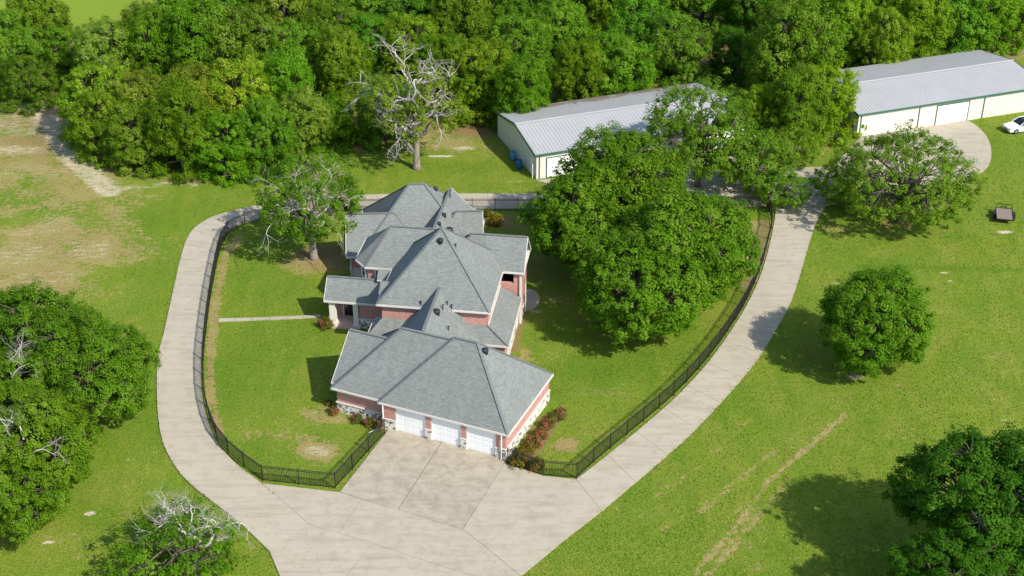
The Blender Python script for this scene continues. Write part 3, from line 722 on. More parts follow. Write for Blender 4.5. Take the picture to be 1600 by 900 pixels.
# --- roof vents and pipes, set on whatever roof plane they stand on
bv_v, bv_f = [], []
for f in roof_polys:
    n = len(bv_v); bv_v += [tuple(q) for q in f]; bv_f.append(list(range(n, n + len(f))))
bvh = BVHTree.FromPolygons(bv_v, bv_f)
def on_roof(px, py):
    hit = bvh.ray_cast(Vector((0, 0, CAM_H)), ray(px, py).normalized())
    return hit[0]
for (x, y, r) in [(680, 296, .26), (693.5, 337, .26), (686, 351, .22), (702, 360, .36), (688, 377, .28), (681.5, 488, .36), (757.5, 549, .32)]:
    q = on_roof(x, y)
    if q is None: continue
    mb = MB(); mb.lathe([(0.001, q.z + .3), (r * .55, q.z + .29), (r * .95, q.z + .2), (r, q.z + .08), (r * .9, q.z + .06), (r * .8, q.z - .3)], 14, 0, (q.x, q.y)); part(mb, 'roof_vent', M['vent'], smooth=True)
for (x, y, h) in [(703.5, 309, .75), (712, 386, .3), (692, 484, .45), (706, 482, .35), (700.8, 516, .35), (658, 481, .65), (694, 311, .3), (699, 476, .3)]:
    q = on_roof(x, y)
    if q is None: continue
    mb = MB(); mb.tube([q + Vector((0, 0, -.2)), q + Vector((0, 0, h))], .05, 6); mb.tube([q + Vector((0, 0, h)), q + Vector((0, 0, h + .06))], .085, 6); part(mb, 'vent_pipe', M['vent'])

# ------------------------------------------------------------------ two long metal sheds
def shed(name, label, loc, yaw, L, W, ze, zr, roofmat, posts, doors, extras):
    t = empty(name, loc, R_(yaw)); tag(t, label, 'shed')
    mb = MB(); mb.bx(0, L, 0.0, W, -0.1, ze - 0.04)
    for x in (0.003, L - .003):
        mb.poly([(x, 0, ze - .04), (x, W, ze - .04), (x, W / 2, zr - .06)] if x > 1 else [(x, W, ze - .04), (x, 0, ze - .04), (x, W / 2, zr - .06)])
    # vertical ribs of the wall sheets
    x = 0.3
    while x < L: mb.bx(x, x + .05, -.025, -.001, 0, ze - .1); x += .45
    y = 0.3
    while y < W:
        zt = ze - .1 + (zr - ze) * (1 - abs(y - W / 2) / (W / 2))
        mb.bx(-.025, -.001, y, y + .05, 0, zt); y += .45
    mb.build('wall', M['siding'], t)
    for side in (0, 1):
        rb = MB(); s = .42; n = int((L + .5) / s); ov = .18
        y0, y1 = (-ov, W / 2) if side == 0 else (W + ov, W / 2); z0, z1 = ze - ov * (zr - ze) / (W / 2), zr
        for i in range(n):
            x0 = -.25 + i * s; prof = [(x0, 0), (x0 + s - .16, 0), (x0 + s - .12, .035), (x0 + s - .04, .035), (x0 + s, 0)]
            for (pa, ha), (pb, hb) in zip(prof[:-1], prof[1:]):
                q = [(pa, y0, z0 + ha), (pb, y0, z0 + hb), (pb, y1, z1 + hb), (pa, y1, z1 + ha)]
                rb.poly(q if side == 0 else q[::-1])
        o = rb.build('roof_slope', roofmat, t)
    rc = MB(); rc.poly([(-.26, W / 2 - .25, zr + .02), (L + .26, W / 2 - .25, zr + .02), (L + .26, W / 2, zr + .10), (-.26, W / 2, zr + .10)])
    rc.poly([(-.26, W / 2, zr + .10), (L + .26, W / 2, zr + .10), (L + .26, W / 2 + .25, zr + .02), (-.26, W / 2 + .25, zr + .02)]); rc.build('ridge_cap', roofmat, t)
    g = MB(); g.bx(-.25, L + .25, -.26, -.18, ze - .22, ze + .0); g.build('gutter', M['green'], t)
    for x in (-.27, L + .2):
        g = MB()
        for (ya, yb) in ((-.2, W / 2), (W + .2, W / 2)):
            za = ze - .03 - .2 * (zr - ze) / (W / 2)
            g.box((x, ya, za - .2), (.06, 0, 0), (0, yb - ya, zr + .02 - za), (0, 0, .27))
        g.build('rake_trim', M['green'], t)
    for x in posts:
        g = MB(); g.bx(x, x + .11, -.09, -.026, 0, ze - .15); g.build('wall_trim', M['green'], t)
    cn = MB(); cn.bx(-.03, .09, -.04, .12, 0, ze - .1); cn.build('corner_trim', M['white'], t)
    for (x0, x1, h) in doors:
        d = MB(); d.bx(x0, x1, -.07, -.027, .05, h); do = d.build('overhead_door', M['door'], t)
        k = 4
        for i in range(k):
            r = MB(); r.bx(x0 + .05, x1 - .05, -.085, -.071, .05 + i * (h - .05) / k + .03, .05 + (i + 1) * (h - .05) / k - .03); r.build('panel', M['door'], do)
        f = MB(); f.bx(x0, x1, -.1, -.028, h + .003, h + .1); f.bx(x1 + .003, x1 + .12, -.1, -.028, 0, h + .1); f.bx(x0 - .1, x0 - .003, -.09, -.028, 0, h + .1); f.build('door_trim', M['green'], do)
    extras(t)
    return t
def ex1(t):
    d = MB(); d.bx(-.06, -.026, .75, 1.65, .02, 2.1); do = d.build('side_door', M['door'], t); h = MB(); h.bx(-.12, -.06, 1.5, 1.56, 1.0, 1.1); h.build('handle', M['black'], do)
    p = MB(); p.tube([(-.35, .35, 0), (-.35, .35, 1.7)], .07, 8); p.build('conduit_post', M['white'], t)
    b = MB(); b.bx(-.12, -.03, .38, .6, 1.3, 1.75); b.build('meter_box', M['white'], t)
    for (x, y) in ((9.5, 2.5),):
        v = MB(); v.tube([(x, y, 3.3), (x, y, 3.85)], .07, 6); v.build('vent_pipe', M['vent'], t)
shed('metal_shed', 'long metal shed with brown stained roof behind the big oaks', Vector((2.72, 142.1, 0)), 20.2, 26.2, 12.8, 3.05, 4.1, M['roof1'], [.28, 7, 13.5, 20], [(1.25, 5.4, 2.35), (8.0, 12.2, 2.35), (14.6, 18.6, 2.35), (20.6, 24.6, 2.35)], ex1)
def ex2(t):
    d = MB(); d.bx(9.15, 9.95, -.06, -.027, .02, 2.0); do = d.build('side_door', M['door'], t); h = MB(); h.bx(9.8, 9.86, -.12, -.06, 1.0, 1.08); h.build('handle', M['black'], do)
shed('metal_shed', 'cream metal shed with clean grey roof beside the white car', Vector((40.8, 153.4, 0)), 19.7, 26.0, 13.1, 3.05, 4.0, M['roof2'], [.28, 8.3, 17.5], [(10.9, 15.3, 2.5)], ex2)
# blue barrels by the first shed
def barrel(px, py, mat, label, s=1.0):
    q = G(px, py); mb = MB(); mb.lathe([(.001, 0), (.27 * s, 0), (.30 * s, .06), (.31 * s, .3), (.33 * s, .33), (.31 * s, .36), (.31 * s, .62), (.33 * s, .65), (.31 * s, .68), (.29 * s, .95 * s), (.26 * s, .97 * s), (.24 * s, .93 * s), (.001, .93 * s)], 18)
    t = empty('barrel', q); tag(t, label, 'barrel', 'blue barrels by the shed'); mb.build('drum', mat, t, smooth=True)
    l = MB(); l.tube([(.1, 0, .93 * s), (.1, 0, .99 * s)], .05, 8); l.build('bung', M['black'], t)
barrel(801.5, 250, M['bluel'], 'pale blue plastic barrel farther from the shed door', 1.15)
barrel(811.5, 263, M['blue'], 'dark blue plastic barrel nearer the shed door', 1.1)

# ------------------------------------------------------------------ black iron fence
FH = 1.45
def fence_parts():
    pm = MB(); pm.bx(-.035, .035, -.035, .035, -.1, FH + .06); pm.bx(-.045, .045, -.045, .045, FH + .06, FH + .09); post = pm.mesh('post', M['black'])
    pn = MB()
    for z in (.12, FH - .18, FH - .03): pn.bx(0, 1, -.018, .018, z, z + .035)
    for k in range(1, 22): x = k / 22; pn.bx(x - .005, x + .005, -.010, .010, .08, FH)
    return post, pn.mesh('panel', M['black'])
post_me, panel_me = fence_parts()
def fence(pts, label, corners=()):
    P = []
    run = []
    ends = [0] + list(corners) + [len(pts) - 1]
    for i0, i1 in zip(ends[:-1], ends[1:]):
        seg = G2(pts[i0:i1 + 1]); s = smooth_line(seg, 2.4) if len(seg) > 2 else [seg[0].lerp(seg[1], k / max(1, round((seg[1] - seg[0]).length / 2.4))) for k in range(max(1, round((seg[1] - seg[0]).length / 2.4)) + 1)]
        P += s if not P else s[1:]
    t = empty('iron_fence', P[0]); tag(t, label, 'fence')
    for i, p in enumerate(P):
        new_obj('post', post_me, t, p - P[0])
        if i + 1 < len(P):
            q = P[i + 1]; d = q - p; o = new_obj('panel', panel_me, t, p - P[0]); o.rotation_euler = (0, 0, math.atan2(d.y, d.x)); o.scale = (d.length, 1, 1)
fence([(601, 678), (524, 763), (411, 751), (398, 742), (370, 721), (343, 692), (327, 655), (319, 610), (318, 565), (321, 530), (325, 495), (331, 455), (338, 418), (345, 389), (355, 368), (375, 354.5), (411, 345), (470, 336), (540, 331), (640, 330), (720, 330), (805, 330), (1000, 330), (1198, 325)], 'long black iron fence curving along the west drive and behind the house', (1, 2))
fence([(1199, 325), (1206, 350), (1200, 378), (1191, 412), (1176, 450), (1151, 497), (1106, 560), (1053, 617), (996, 666), (946, 707), (901, 747), (849, 743), (793, 724)], 'black iron fence along the straight east drive to the garage', (10, 11))

# ------------------------------------------------------------------ trees
def leaf_mesh(name, cen, nrm, size, tint, mat, r):
    """one diamond leaf spray per centre"""
    n = len(cen); a = r.normal(size=(n, 3)); t = np.cross(nrm, a); t /= np.linalg.norm(t, axis=1, keepdims=True) + 1e-9
    b = np.cross(nrm, t); L = (size * r.uniform(.7, 1.3, n))[:, None]; W = L * r.uniform(.45, .75, n)[:, None]
    bend = nrm * L * r.uniform(-.25, .1, n)[:, None]
    v = np.stack([cen - t * L * .5 + bend, cen - b * W * .5, cen + t * L * .5 + bend, cen + b * W * .5], 1).reshape(-1, 3)
    me = bpy.data.meshes.new(name); me.vertices.add(4 * n); me.vertices.foreach_set('co', v.astype(np.float32).ravel())
    base = np.arange(n) * 4
    f = np.concatenate([np.stack([base, base + 1, base + 3], 1), np.stack([base + 1, base + 2, base + 3], 1)]).astype(np.int32)
    me.loops.add(f.size); me.loops.foreach_set('vertex_index', f.ravel()); me.polygons.add(len(f)); me.polygons.foreach_set('loop_start', np.arange(0, f.size, 3, dtype=np.int32))
    at = me.attributes.new('tint', 'FLOAT', 'POINT'); at.data.foreach_set('value', np.repeat(np.clip(tint, 0, 1), 4).astype(np.float32))
    me.update(calc_edges=True); me.materials.append(mat); return me

def branch(mb, p, d, L, r, depth, rnd, wig=.35, split=(2, 3), n=5, tips=None, grav=0.0):
    """crooked branch that forks; used for dead limbs"""
    pts = [p]; rad = [r]; k = 4; q = p.copy(); dd = d.copy()
    for i in range(k):
        dd = (dd + Vector((rnd.gauss(0, wig), rnd.gauss(0, wig), rnd.gauss(0, wig * .7) + grav))).normalized(); q = q + dd * L / k; pts.append(q.copy()); rad.append(r * (1 - .45 * (i + 1) / k))
        if depth > 0 and i in (1, 2) and rnd.random() < .6:
            s = (dd + Vector((rnd.gauss(0, .7), rnd.gauss(0, .7), rnd.gauss(.1, .5)))).normalized(); branch(mb, q, s, L * rnd.uniform(.4, .65), rad[-1] * .6, depth - 1, rnd, wig, split, max(3, n - 1), tips, grav)
    mb.tube(pts, rad, n, 0, False)
    if depth > 0:
        for _ in range(rnd.randint(*split)):
            s = (dd + Vector((rnd.gauss(0, .55), rnd.gauss(0, .55), rnd.gauss(.05, .45)))).normalized(); branch(mb, q, s, L * rnd.uniform(.5, .78), rad[-1] * .75, depth - 1, rnd, wig, split, max(3, n - 1), tips, grav)
    elif tips is not None: tips.append(q)

def make_tree(seed, R, zb, zt, nl=14, clump=.62, leaf=.34, per=46, keep=1.0, mat='leaf', trunk_r=.32, lean=(0, 0), flat=.85, lobe=(.28, .52), dead=0, skirt=0, dead_at=None, warm=0.0, fill=.75, hollow=0.0, dead_mat='dead'):
    """returns meshes (trunk, crown, dead) of one broadleaf tree with its foot at the origin"""
    r = np.random.default_rng(seed); rnd = random.Random(seed); zc, hz = (zb + zt) / 2, (zt - zb) / 2
    LC, LR = [], []
    for i in range(nl):
        u = (i + .5) / nl; z = 1 - 1.75 * u; ph = i * 2.39996 + r.uniform(-.4, .4); s = math.sqrt(max(0, 1 - z * z)); rl = R * r.uniform(*lobe)
        k = r.uniform(.78, 1.06)
        LC.append([lean[0] + math.cos(ph) * s * (R - rl * .8) * k, lean[1] + math.sin(ph) * s * (R - rl * .8) * k, zc + z * max(.3, hz - rl * .75) * k]); LR.append(rl)
    for i in range(max(2, nl // 5)):
        LC.append([lean[0] + r.uniform(-.25, .25) * R, lean[1] + r.uniform(-.25, .25) * R, zc + r.uniform(-.1, .45) * hz]); LR.append(R * r.uniform(.34, .46))
    for i in range(skirt):
        ph = i * 6.283 / max(1, skirt) + r.uniform(-.3, .3); rl = R * r.uniform(.22, .36); LC.append([lean[0] + math.cos(ph) * R * r.uniform(.7, .95), lean[1] + math.sin(ph) * R * r.uniform(.7, .95), rl * r.uniform(.5, .9)]); LR.append(rl)
    LC = np.array(LC); LR = np.array(LR); cl, co, ct = [], [], []
    for i in range(len(LC)):
        m = int(4 * math.pi * LR[i] ** 2 * fill / (clump ** 2 * 1.5)); d = r.normal(size=(m, 3)); d /= np.linalg.norm(d, axis=1, keepdims=True)
        p = LC[i] + d * (LR[i] * np.where(r.random((m, 1)) < .09, r.uniform(1.0, 1.3, (m, 1)), r.uniform(.72, 1.08, (m, 1)))) * np.array([1, 1, flat])
        dist = np.linalg.norm((p[:, None] - LC[None]) / np.array([1, 1, flat]), axis=2) / LR[None]; dist[:, i] = 9
        ok = (dist.min(1) > .72) & (p[:, 2] > zb * .8) & (r.random(m) < keep)
        if hollow: ok &= np.linalg.norm((p - np.array([lean[0], lean[1], zc])) / np.array([R, R, hz]), axis=1) > hollow
        cl.append(p[ok]); co.append(d[ok]); ct.append(np.full(ok.sum(), r.uniform(-.12, .12)))
    cl = np.concatenate(cl); co = np.concatenate(co); ct = np.concatenate(ct) + r.uniform(.15, .62, len(cl)) + warm
    m = len(cl); cr = clump * r.uniform(.5, 1.35, m)
    n = (per * r.uniform(.6, 1.3, m)).astype(int); ii = np.repeat(np.arange(m), n); N = len(ii)
    off = r.normal(size=(N, 3)); off /= np.linalg.norm(off, axis=1, keepdims=True); off *= (r.random((N, 1)) ** .45); 
    cen = cl[ii] + off * cr[ii][:, None] * np.array([1, 1, .8])
    nr = off * .75 + co[ii] * .5 + np.array([0, 0, .5]) + r.normal(size=(N, 3)) * .2; nr /= np.linalg.norm(nr, axis=1, keepdims=True)
    crown = leaf_mesh('crown', cen, nr, leaf * np.ones(N), ct[ii] + r.uniform(-.2, .24, N), M[mat], r)
    # wood
    mb = MB(); top = Vector((lean[0] * .8, lean[1] * .8, zc + hz * .35)); pts = []
    for k in range(7):
        t = k / 6; pts.append(Vector((lean[0] * .8 * t * t + rnd.uniform(-.12, .12) * (k > 0) * R * .15, lean[1] * .8 * t * t + rnd.uniform(-.12, .12) * (k > 0) * R * .15, top.z * t)))
    rad = [trunk_r * (1.55 if k == 0 else 1.08 - .13 * k) for k in range(7)]; pts[0].z = -.25; pts.insert(1, Vector((pts[1].x * .3, pts[1].y * .3, .45))); rad.insert(1, trunk_r * 1.05)
    mb.tube(pts, rad, 9)
    for i in range(len(LC)):
        k = rnd.choice([2, 3, 3, 4, 5]); s = pts[k]; e = Vector(LC[i]); mid = s.lerp(e, .5) + Vector((rnd.uniform(-.3, .3), rnd.uniform(-.3, .3), rnd.uniform(.0, .5)))
        mb.tube([s, s.lerp(mid, .5) + Vector((rnd.uniform(-.15, .15), rnd.uniform(-.15, .15), 0)), mid, mid.lerp(e, .5) + Vector((rnd.uniform(-.2, .2), rnd.uniform(-.2, .2), 0)), e], [trunk_r * .48, trunk_r * .40, trunk_r * .32, trunk_r * .25, trunk_r * .16], 6)
    sel = r.permutation(m)[:int(m * .22)]
    for j in sel:
        i = int(np.argmin(np.linalg.norm(LC - cl[j], axis=1))); s = Vector(LC[i]); e = Vector(cl[j]); mb.tube([s, s.lerp(e, .55) + Vector((rnd.uniform(-.15, .15), rnd.uniform(-.15, .15), rnd.uniform(-.1, .15))), e], [trunk_r * .13, trunk_r * .09, .015], 4, 0, False)
    trunk = mb.mesh('trunk', M['barkpale' if dead and dead_mat == 'dead' and keep < .8 else 'bark'], True)
    dm = None
    if dead:
        db = MB()
        for (o, d, L, rr, dep) in dead_at: branch(db, Vector(o), Vector(d).normalized(), L, rr, dep, rnd, .42, (2, 3), 6)
        dm = db.mesh('dead_branches', M[dead_mat], True)
    return trunk, crown, dm
def place(meshes, name, label, p, rz=0.0, s=1.0, color=(1, 1, 1), group=None, sz=None, cat='tree'):
    t = empty(name, (p[0], p[1], 0), rz); t.scale = (s, s, sz or s); tag(t, label, cat, group)
    new_obj('trunk', meshes[0], t); c = new_obj('crown', meshes[1], t); c.color = (*color, 1)
    if meshes[2]: new_obj('dead_branches', meshes[2], t)
    return t

# --- the individual trees near the house
rt = random.Random(11)
big = [make_tree(21, 6.6, .9, 12.2, 20, .66, .27, 66, .96, 'leaf', .45), make_tree(22, 6.4, .7, 11.8, 20, .66, .27, 66, .96, 'leaf', .45), make_tree(23, 5.6, .6, 10.6, 17, .62, .27, 64, .96, 'leaf', .4)]
for (px, py, z, k, s, rz, lab, colr) in [
        (970, 290, 7.0, 0, 1.0, .3, 'tallest of the big green oaks, against the stained metal shed', (.95, .96, .9)),
        (1080, 385, 6.2, 1, 1.0, 1.2, 'big green oak of the house grove nearest the east drive', (.88, .95, .9)),
        (905, 345, 5.6, 2, .98, 2.2, 'big green oak of the house grove nearest the house roof', (.95, 1.0, 1)),
        (1000, 442, 5.6, 1, .93, 4.0, 'big green oak at the front of the house grove, over the lawn', (.93, 1, .95))]:
    place(big[k], 'oak_tree', lab, G(px, py, z), rz, s, colr, 'big oaks between house and east drive')
lone = make_tree(31, 4.8, .45, 9.2, 22, .5, .21, 72, .92, 'leafdark', .26, lean=(1.6, .9), warm=-.02)
place(lone, 'oak_tree', 'lone round dark green tree on the right lawn', G(1331, 584), 0, 1.0, (1.15, 1.12, .9))
# airy pale tree in front of the second shed
airy = make_tree(41, 7.6, 1.0, 9.2, 24, .55, .23, 46, .5, 'leafolive', .4, fill=.55, dead=1, warm=.02, dead_at=[((0, 0, 3.5), (-.5, -.3, 1), 3.0, .14, 3), ((.3, 0, 3), (1, -.3, .7), 3.2, .13, 3), ((0, 0, 4), (.2, -.6, 1), 2.6, .12, 3), ((0, 0, 2.6), (-1, -.5, .3), 2.8, .12, 3), ((0, 0, 3.8), (.6, .3, 1), 3.0, .12, 3)], dead_mat='barkpale')
place(airy, 'oak_tree', 'wide thin crowned tree with pale bare twigs in front of the clean shed', G(1405, 345), .4, 1.0, (.88, 1.0, .8))
thin = make_tree(43, 6.2, 1.0, 11.8, 22, .6, .24, 52, .6, 'leafolive', .3, fill=.6)
low = make_tree(44, 5.2, .3, 8.0, 16, .58, .27, 42, .6, 'leafolive', .26, fill=.62)
for (ms, px, py, rz, s, lab, colr) in [(thin, 1090, 292, .2, 1.05, 'thin crowned tree before the stained shed, left of the pair', (.8, .98, .8)), (low, 1170, 300, 2.4, .9, 'low loose tree before the stained shed, right of the pair', (.85, 1.05, .8)), (low, 1222, 325, 1.2, .55, 'small loose tree leaning over the top of the east drive', (.8, 1.05, .8)), (low, 1232, 262, 3.2, .62, 'pale green low tree on the far side of the yard', (.95, 1.08, .8)), (low, 1318, 322, 4, .66, 'small bushy tree at the right edge of the drive junction', (.75, 1.0, .75))]:
    place(ms, 'oak_tree', lab, G(px, py), rz, s, colr)
# west side: tree by the house and the bare topped tree behind it
def dead_set(n, seed, z0, z1, up, L, rr, dep=3):
    q = random.Random(seed); out = []
    for i in range(n):
        a = i * 6.283 / n + q.uniform(-.4, .4); out.append(((math.cos(a) * .3, math.sin(a) * .3, q.uniform(z0, z1)), (math.cos(a), math.sin(a), q.uniform(*up)), L * q.uniform(.8, 1.15), rr * q.uniform(.8, 1.1), dep))
    return out
wtree = make_tree(51, 5.2, 2.7, 10.0, 16, .5, .24, 36, .52, 'leaf', .36, fill=.6, dead=1, warm=.08, dead_at=dead_set(9, 3, 3.6, 5.4, (.6, 1.6), 3.2, .15))
place(wtree, 'oak_tree', 'oak with pale bare limbs beside the west end of the house', G(491, 404), 0, 1.06, (.78, .88, .8))
btree = make_tree(52, 5.2, 3.0, 11.0, 15, .52, .27, 30, .32, 'leafolive', .36, fill=.6, dead=1, warm=.1, dead_at=dead_set(7, 4, 5.0, 6.2, (1.3, 2.8), 3.6, .24) + dead_set(7, 5, 3.6, 5.0, (.5, 1.5), 2.8, .17))
place(btree, 'oak_tree', 'tall tree with bare white dead top behind the house', G(651, 263), .8, 1.12, (1.0, 1.0, .8), None, 1.16)
# left grove
grove = [make_tree(61, 6.2, .8, 10.4, 22, .56, .22, 62, .88, 'leafolive', .4, warm=-.02, lobe=(.18, .40)), make_tree(62, 5.6, .6, 9.4, 21, .54, .22, 62, .88, 'leafolive', .38, warm=-.02, lobe=(.18, .40), dead=1, dead_at=[((.5, -2.2, 7.2), (-.5, -.5, .8), 2.2, .09, 4), ((0, -2.2, 7.2), (.5, -.5, .8), 2.2, .09, 4), ((1.0, -2.4, 6.6), (.2, -.8, .5), 2.0, .09, 4)])]
for (px, py, z, k, s, rz, lab, colr) in [(130, 565, 5.6, 0, .88, .5, 'broad oak at the right end of the left grove, nearest the west drive', (.72, .95, .62)), (40, 525, 5.6, 0, .92, 2.6, 'broad oak at the back of the left grove', (.70, .92, .62)), (45, 685, 5.4, 1, .95, 0, 'oak in the left grove with bare grey twigs on top', (.85, 1.0, .62)), (-20, 620, 5.6, 1, .95, 2, 'oak at the outer left of the grove, cut by the picture edge', (.75, .95, .6)), (15, 760, 4.4, 1, .70, 4, 'lowest oak of the left grove, nearest the camera', (.82, 1.0, .65))]:
    place(grove[k], 'oak_tree', lab, G(px, py, z), rz, s, colr, 'grove at the left edge')
# dying tree at the bottom left
dtree = make_tree(71, 4.2, .4, 4.8, 18, .46, .22, 34, .38, 'leaf', .28, fill=.68, warm=.02, lean=(-.6, -.8), dead=1, dead_at=[((.2, .5, 2.2), (.5, .7, 1), 2.3, .15, 5), ((-.2, .4, 2.4), (-.4, .7, 1.0), 2.0, .14, 4), ((.5, .4, 2.2), (1, .6, .8), 2.2, .15, 5), ((.6, 0, 2.0), (1.1, .1, .6), 2.0, .13, 5), ((0, .6, 2.6), (.1, .9, .9), 2.0, .13, 5), ((-1.0, .8, 1.0), (-.1, .3, 1.6), 2.2, .13, 4)], dead_mat='deadwhite')
place(dtree, 'oak_tree', 'half dead tree with a tangle of white bare branches at bottom left', G(304, 892), 0, 1.1, (.85, .95, .85))
# dark tree at bottom right
dk = make_tree(81, 5.9, .8, 11.2, 24, .5, .2, 68, .85, 'leafdark', .4, warm=-.1, lobe=(.18, .44))
place(dk, 'oak_tree', 'tall dark green tree at the bottom right corner', G(1550, 800, 6.2), 0.0, 1.1, (.72, .86, .9), 'dark trees at the lower right')
place(dk, 'oak_tree', 'dark green tree cut by the bottom edge, below the corner tree', G(1480, 925, 4), 2.0, .72, (.75, .9, .85), 'dark trees at the lower right')
place(dk, 'oak_tree', 'dark green tree cut by the right edge, beside the corner tree', G(1640, 800, 6), 4.0, .9, (.72, .86, .88), 'dark trees at the lower right')

# --- the woods behind
wood = [make_tree(100 + i, 5.0, (.2, .2, .3, .2, .5)[i], 9.4 + i * .4, (15, 18, 13, 16, 20)[i], (.66, .60, .72, .62, .64)[i], (.27, .25, .28, .25, .26)[i], 62, .94, ('leaf', 'leaf', 'leafdark', 'leafolive', 'leaf')[i], .3, fill=.72, warm=(.0, .10, .0, .04, -.04)[i], skirt=(8, 7, 6, 7, 5)[i], lobe=((.32, .5), (.28, .46), (.34, .55), (.3, .5), (.26, .42))[i]) for i in range(5)]
ORD = ['first', 'second', 'third', 'fourth', 'fifth', 'sixth', 'seventh', 'eighth', 'ninth', 'tenth', 'eleventh', 'twelfth', 'thirteenth', 'fourteenth', 'fifteenth', 'sixteenth']
def row(desc, trees, group, cols=None):
    for i, tr in enumerate(trees):
        px, py, rp, k = tr[:4]; q = G(px, py, 5.6); s = rp * mpp(q) / 5.0; v = rt.uniform(.92, 1.38); s *= rt.uniform(.84, 1.02)
        c = tr[4] if len(tr) > 4 else (v * rt.uniform(.84, 1.2), v, v * rt.uniform(.8, 1.3))
        o = place(wood[k], 'oak_tree', f'{ORD[i]} tree from the left in the {desc}', q, rt.uniform(0, 6.28), s, c, group, s * rt.uniform(.95, 1.35))
row('front row of the left wood', [(155, 172, 50, 0), (213, 188, 52, 1), (280, 195, 54, 4), (347, 197, 55, 0), (412, 195, 54, 1), (468, 172, 52, 3)], 'trees of the left wood')
row('second row of the left wood', [(150, 140, 56, 0), (225, 148, 58, 3), (310, 150, 60, 3, (1.12, .98, .8)), (380, 150, 62, 1), (445, 140, 58, 4), (505, 160, 50, 0)], 'trees of the left wood')
row('third row of the left wood', [(165, 85, 54, 3), (235, 75, 60, 0), (310, 80, 60, 4), (385, 80, 62, 3), (460, 85, 60, 1), (530, 100, 52, 4)], 'trees of the left wood')
row('back row of the left wood', [(225, 28, 48, 3), (295, 18, 55, 0), (370, 15, 58, 4), (445, 20, 58, 3), (515, 35, 56, 0), (580, 45, 50, 2)], 'trees of the left wood')
row('farthest row of the left wood', [(330, -18, 55, 4), (405, -22, 56, 0), (480, -18, 56, 3), (550, -8, 56, 1)], 'trees of the left wood')
row('far clump beyond the sandy wash', [(18, 75, 46, 2), (62, 50, 52, 4), (98, 65, 38, 2), (40, 100, 38, 2)], 'far clump at top left')
row('row behind the bare topped tree', [(600, 150, 48, 0), (690, 95, 50, 4), (752, 110, 62, 1, (1.15, 1.02, .75)), (815, 135, 50, 4), (808, 70, 55, 0)], 'trees behind the sheds')
row('middle row behind the stained shed', [(640, 55, 50, 0), (718, 40, 54, 4), (785, 25, 54, 2), (868, 40, 58, 0), (905, 105, 55, 4), (960, 95, 62, 1), (1000, 45, 60, 2), (1055, 60, 54, 2)], 'trees behind the sheds')
row('back row behind the stained shed', [(630, -10, 52, 2), (705, -15, 56, 0), (790, -20, 58, 4), (870, -20, 58, 0), (945, -10, 58, 1), (1025, -10, 58, 2), (1100, -15, 54, 2), (1175, 0, 54, 2, (.8, .9, .85)), (1150, 55, 40, 2, (.7, .85, .8))], 'trees behind the sheds')
row('group between the two sheds', [(1188, 150, 40, 4), (1237, 95, 80, 1), (1290, 140, 56, 0), (1245, 160, 54, 4)], 'trees between the sheds')
row('row behind the clean shed', [(1262, 25, 52, 0), (1322, 40, 54, 4), (1382, 55, 54, 0), (1435, 35, 55, 4), (1490, 20, 52, 2), (1540, 15, 50, 0), (1585, 5, 46, 4)], 'trees behind the sheds')
row('farthest row behind the clean shed', [(1245, -25, 56, 4), (1325, -25, 56, 2), (1400, -25, 56, 0), (1475, -30, 56, 2), (1550, -35, 56, 4), (1625, -30, 56, 0)], 'trees behind the sheds')

# ------------------------------------------------------------------ turf: short tufts standing on the lawn
def turf():
    r = np.random.default_rng(77); n = 420000
    # denser near the camera: sample rows of the visible wedge
    y = 68 + (r.random(n) ** 1.25) * 110; x = (r.random(n) * 2 - 1) * (y * .5 + 8)
    ix = np.clip(np.searchsorted(gx, x) - 1, 0, NX - 2); iy = np.clip(np.searchsorted(gy, y) - 1, 0, NY - 2); k = iy * NX + ix
    bare = np.clip(np.maximum.reduce([dirt[k] * 1.6, litter[k] * 1.25, dry[k] * .95]), 0, 1)
    big_ = vnoise(x, y, 9, 21) * .5 + vnoise(x, y, 2.6, 22) * .5; ok = r.random(n) > bare * .95
    x, y, k, big_ = x[ok], y[ok], k[ok], big_[ok]; m = len(x)
    nr = np.stack([r.normal(size=m) * .55, r.normal(size=m) * .55, np.ones(m)], 1); nr /= np.linalg.norm(nr, axis=1, keepdims=True)
    ca, sa = math.cos(R_(42)), math.sin(R_(42)); u_ = x * ca + y * sa; v_ = -x * sa + y * ca
    tint = .02 + big_ * .5 + (vnoise(u_, v_ * 7, 9, 23) - .5) * .35 + vnoise(x, y, 22, 24) * .3 + np.sin(v_ * 3.6 + 2 * vnoise(x, y, 7, 25)) * .13 * np.clip(vnoise(x, y, 14, 26) * 2 - .5, 0, 1) + r.uniform(-.06, .08, m) + (r.random(m) < .035) * .4 + dry[k] * .6 - lush[k] * .3
    P = [np.stack([x, y, Z[k] + .03], 1)]; Nn = [nr]; T = [tint]; S = [np.full(m, .15)]
    for e in EDGES:
        for a_, b_ in zip(e[:-1], e[1:]):
            c_ = int((b_ - a_).length * 9); u_ = r.random(c_)
            q = np.stack([a_.x + (b_.x - a_.x) * u_ + r.normal(size=c_) * .09, a_.y + (b_.y - a_.y) * u_ + r.normal(size=c_) * .09, np.full(c_, .085)], 1)
            nn = np.stack([r.normal(size=c_) * .7, r.normal(size=c_) * .7, np.ones(c_)], 1); P.append(q); Nn.append(nn / np.linalg.norm(nn, axis=1, keepdims=True)); T.append(r.uniform(.1, .9, c_)); S.append(np.full(c_, .13))
    me = leaf_mesh('turf', np.concatenate(P), np.concatenate(Nn), np.concatenate(S), np.concatenate(T), M['turf'], r)
    tag(new_obj('turf', me), 'short uneven grass tufts covering the lawn', 'grass', None, 'stuff')
turf()

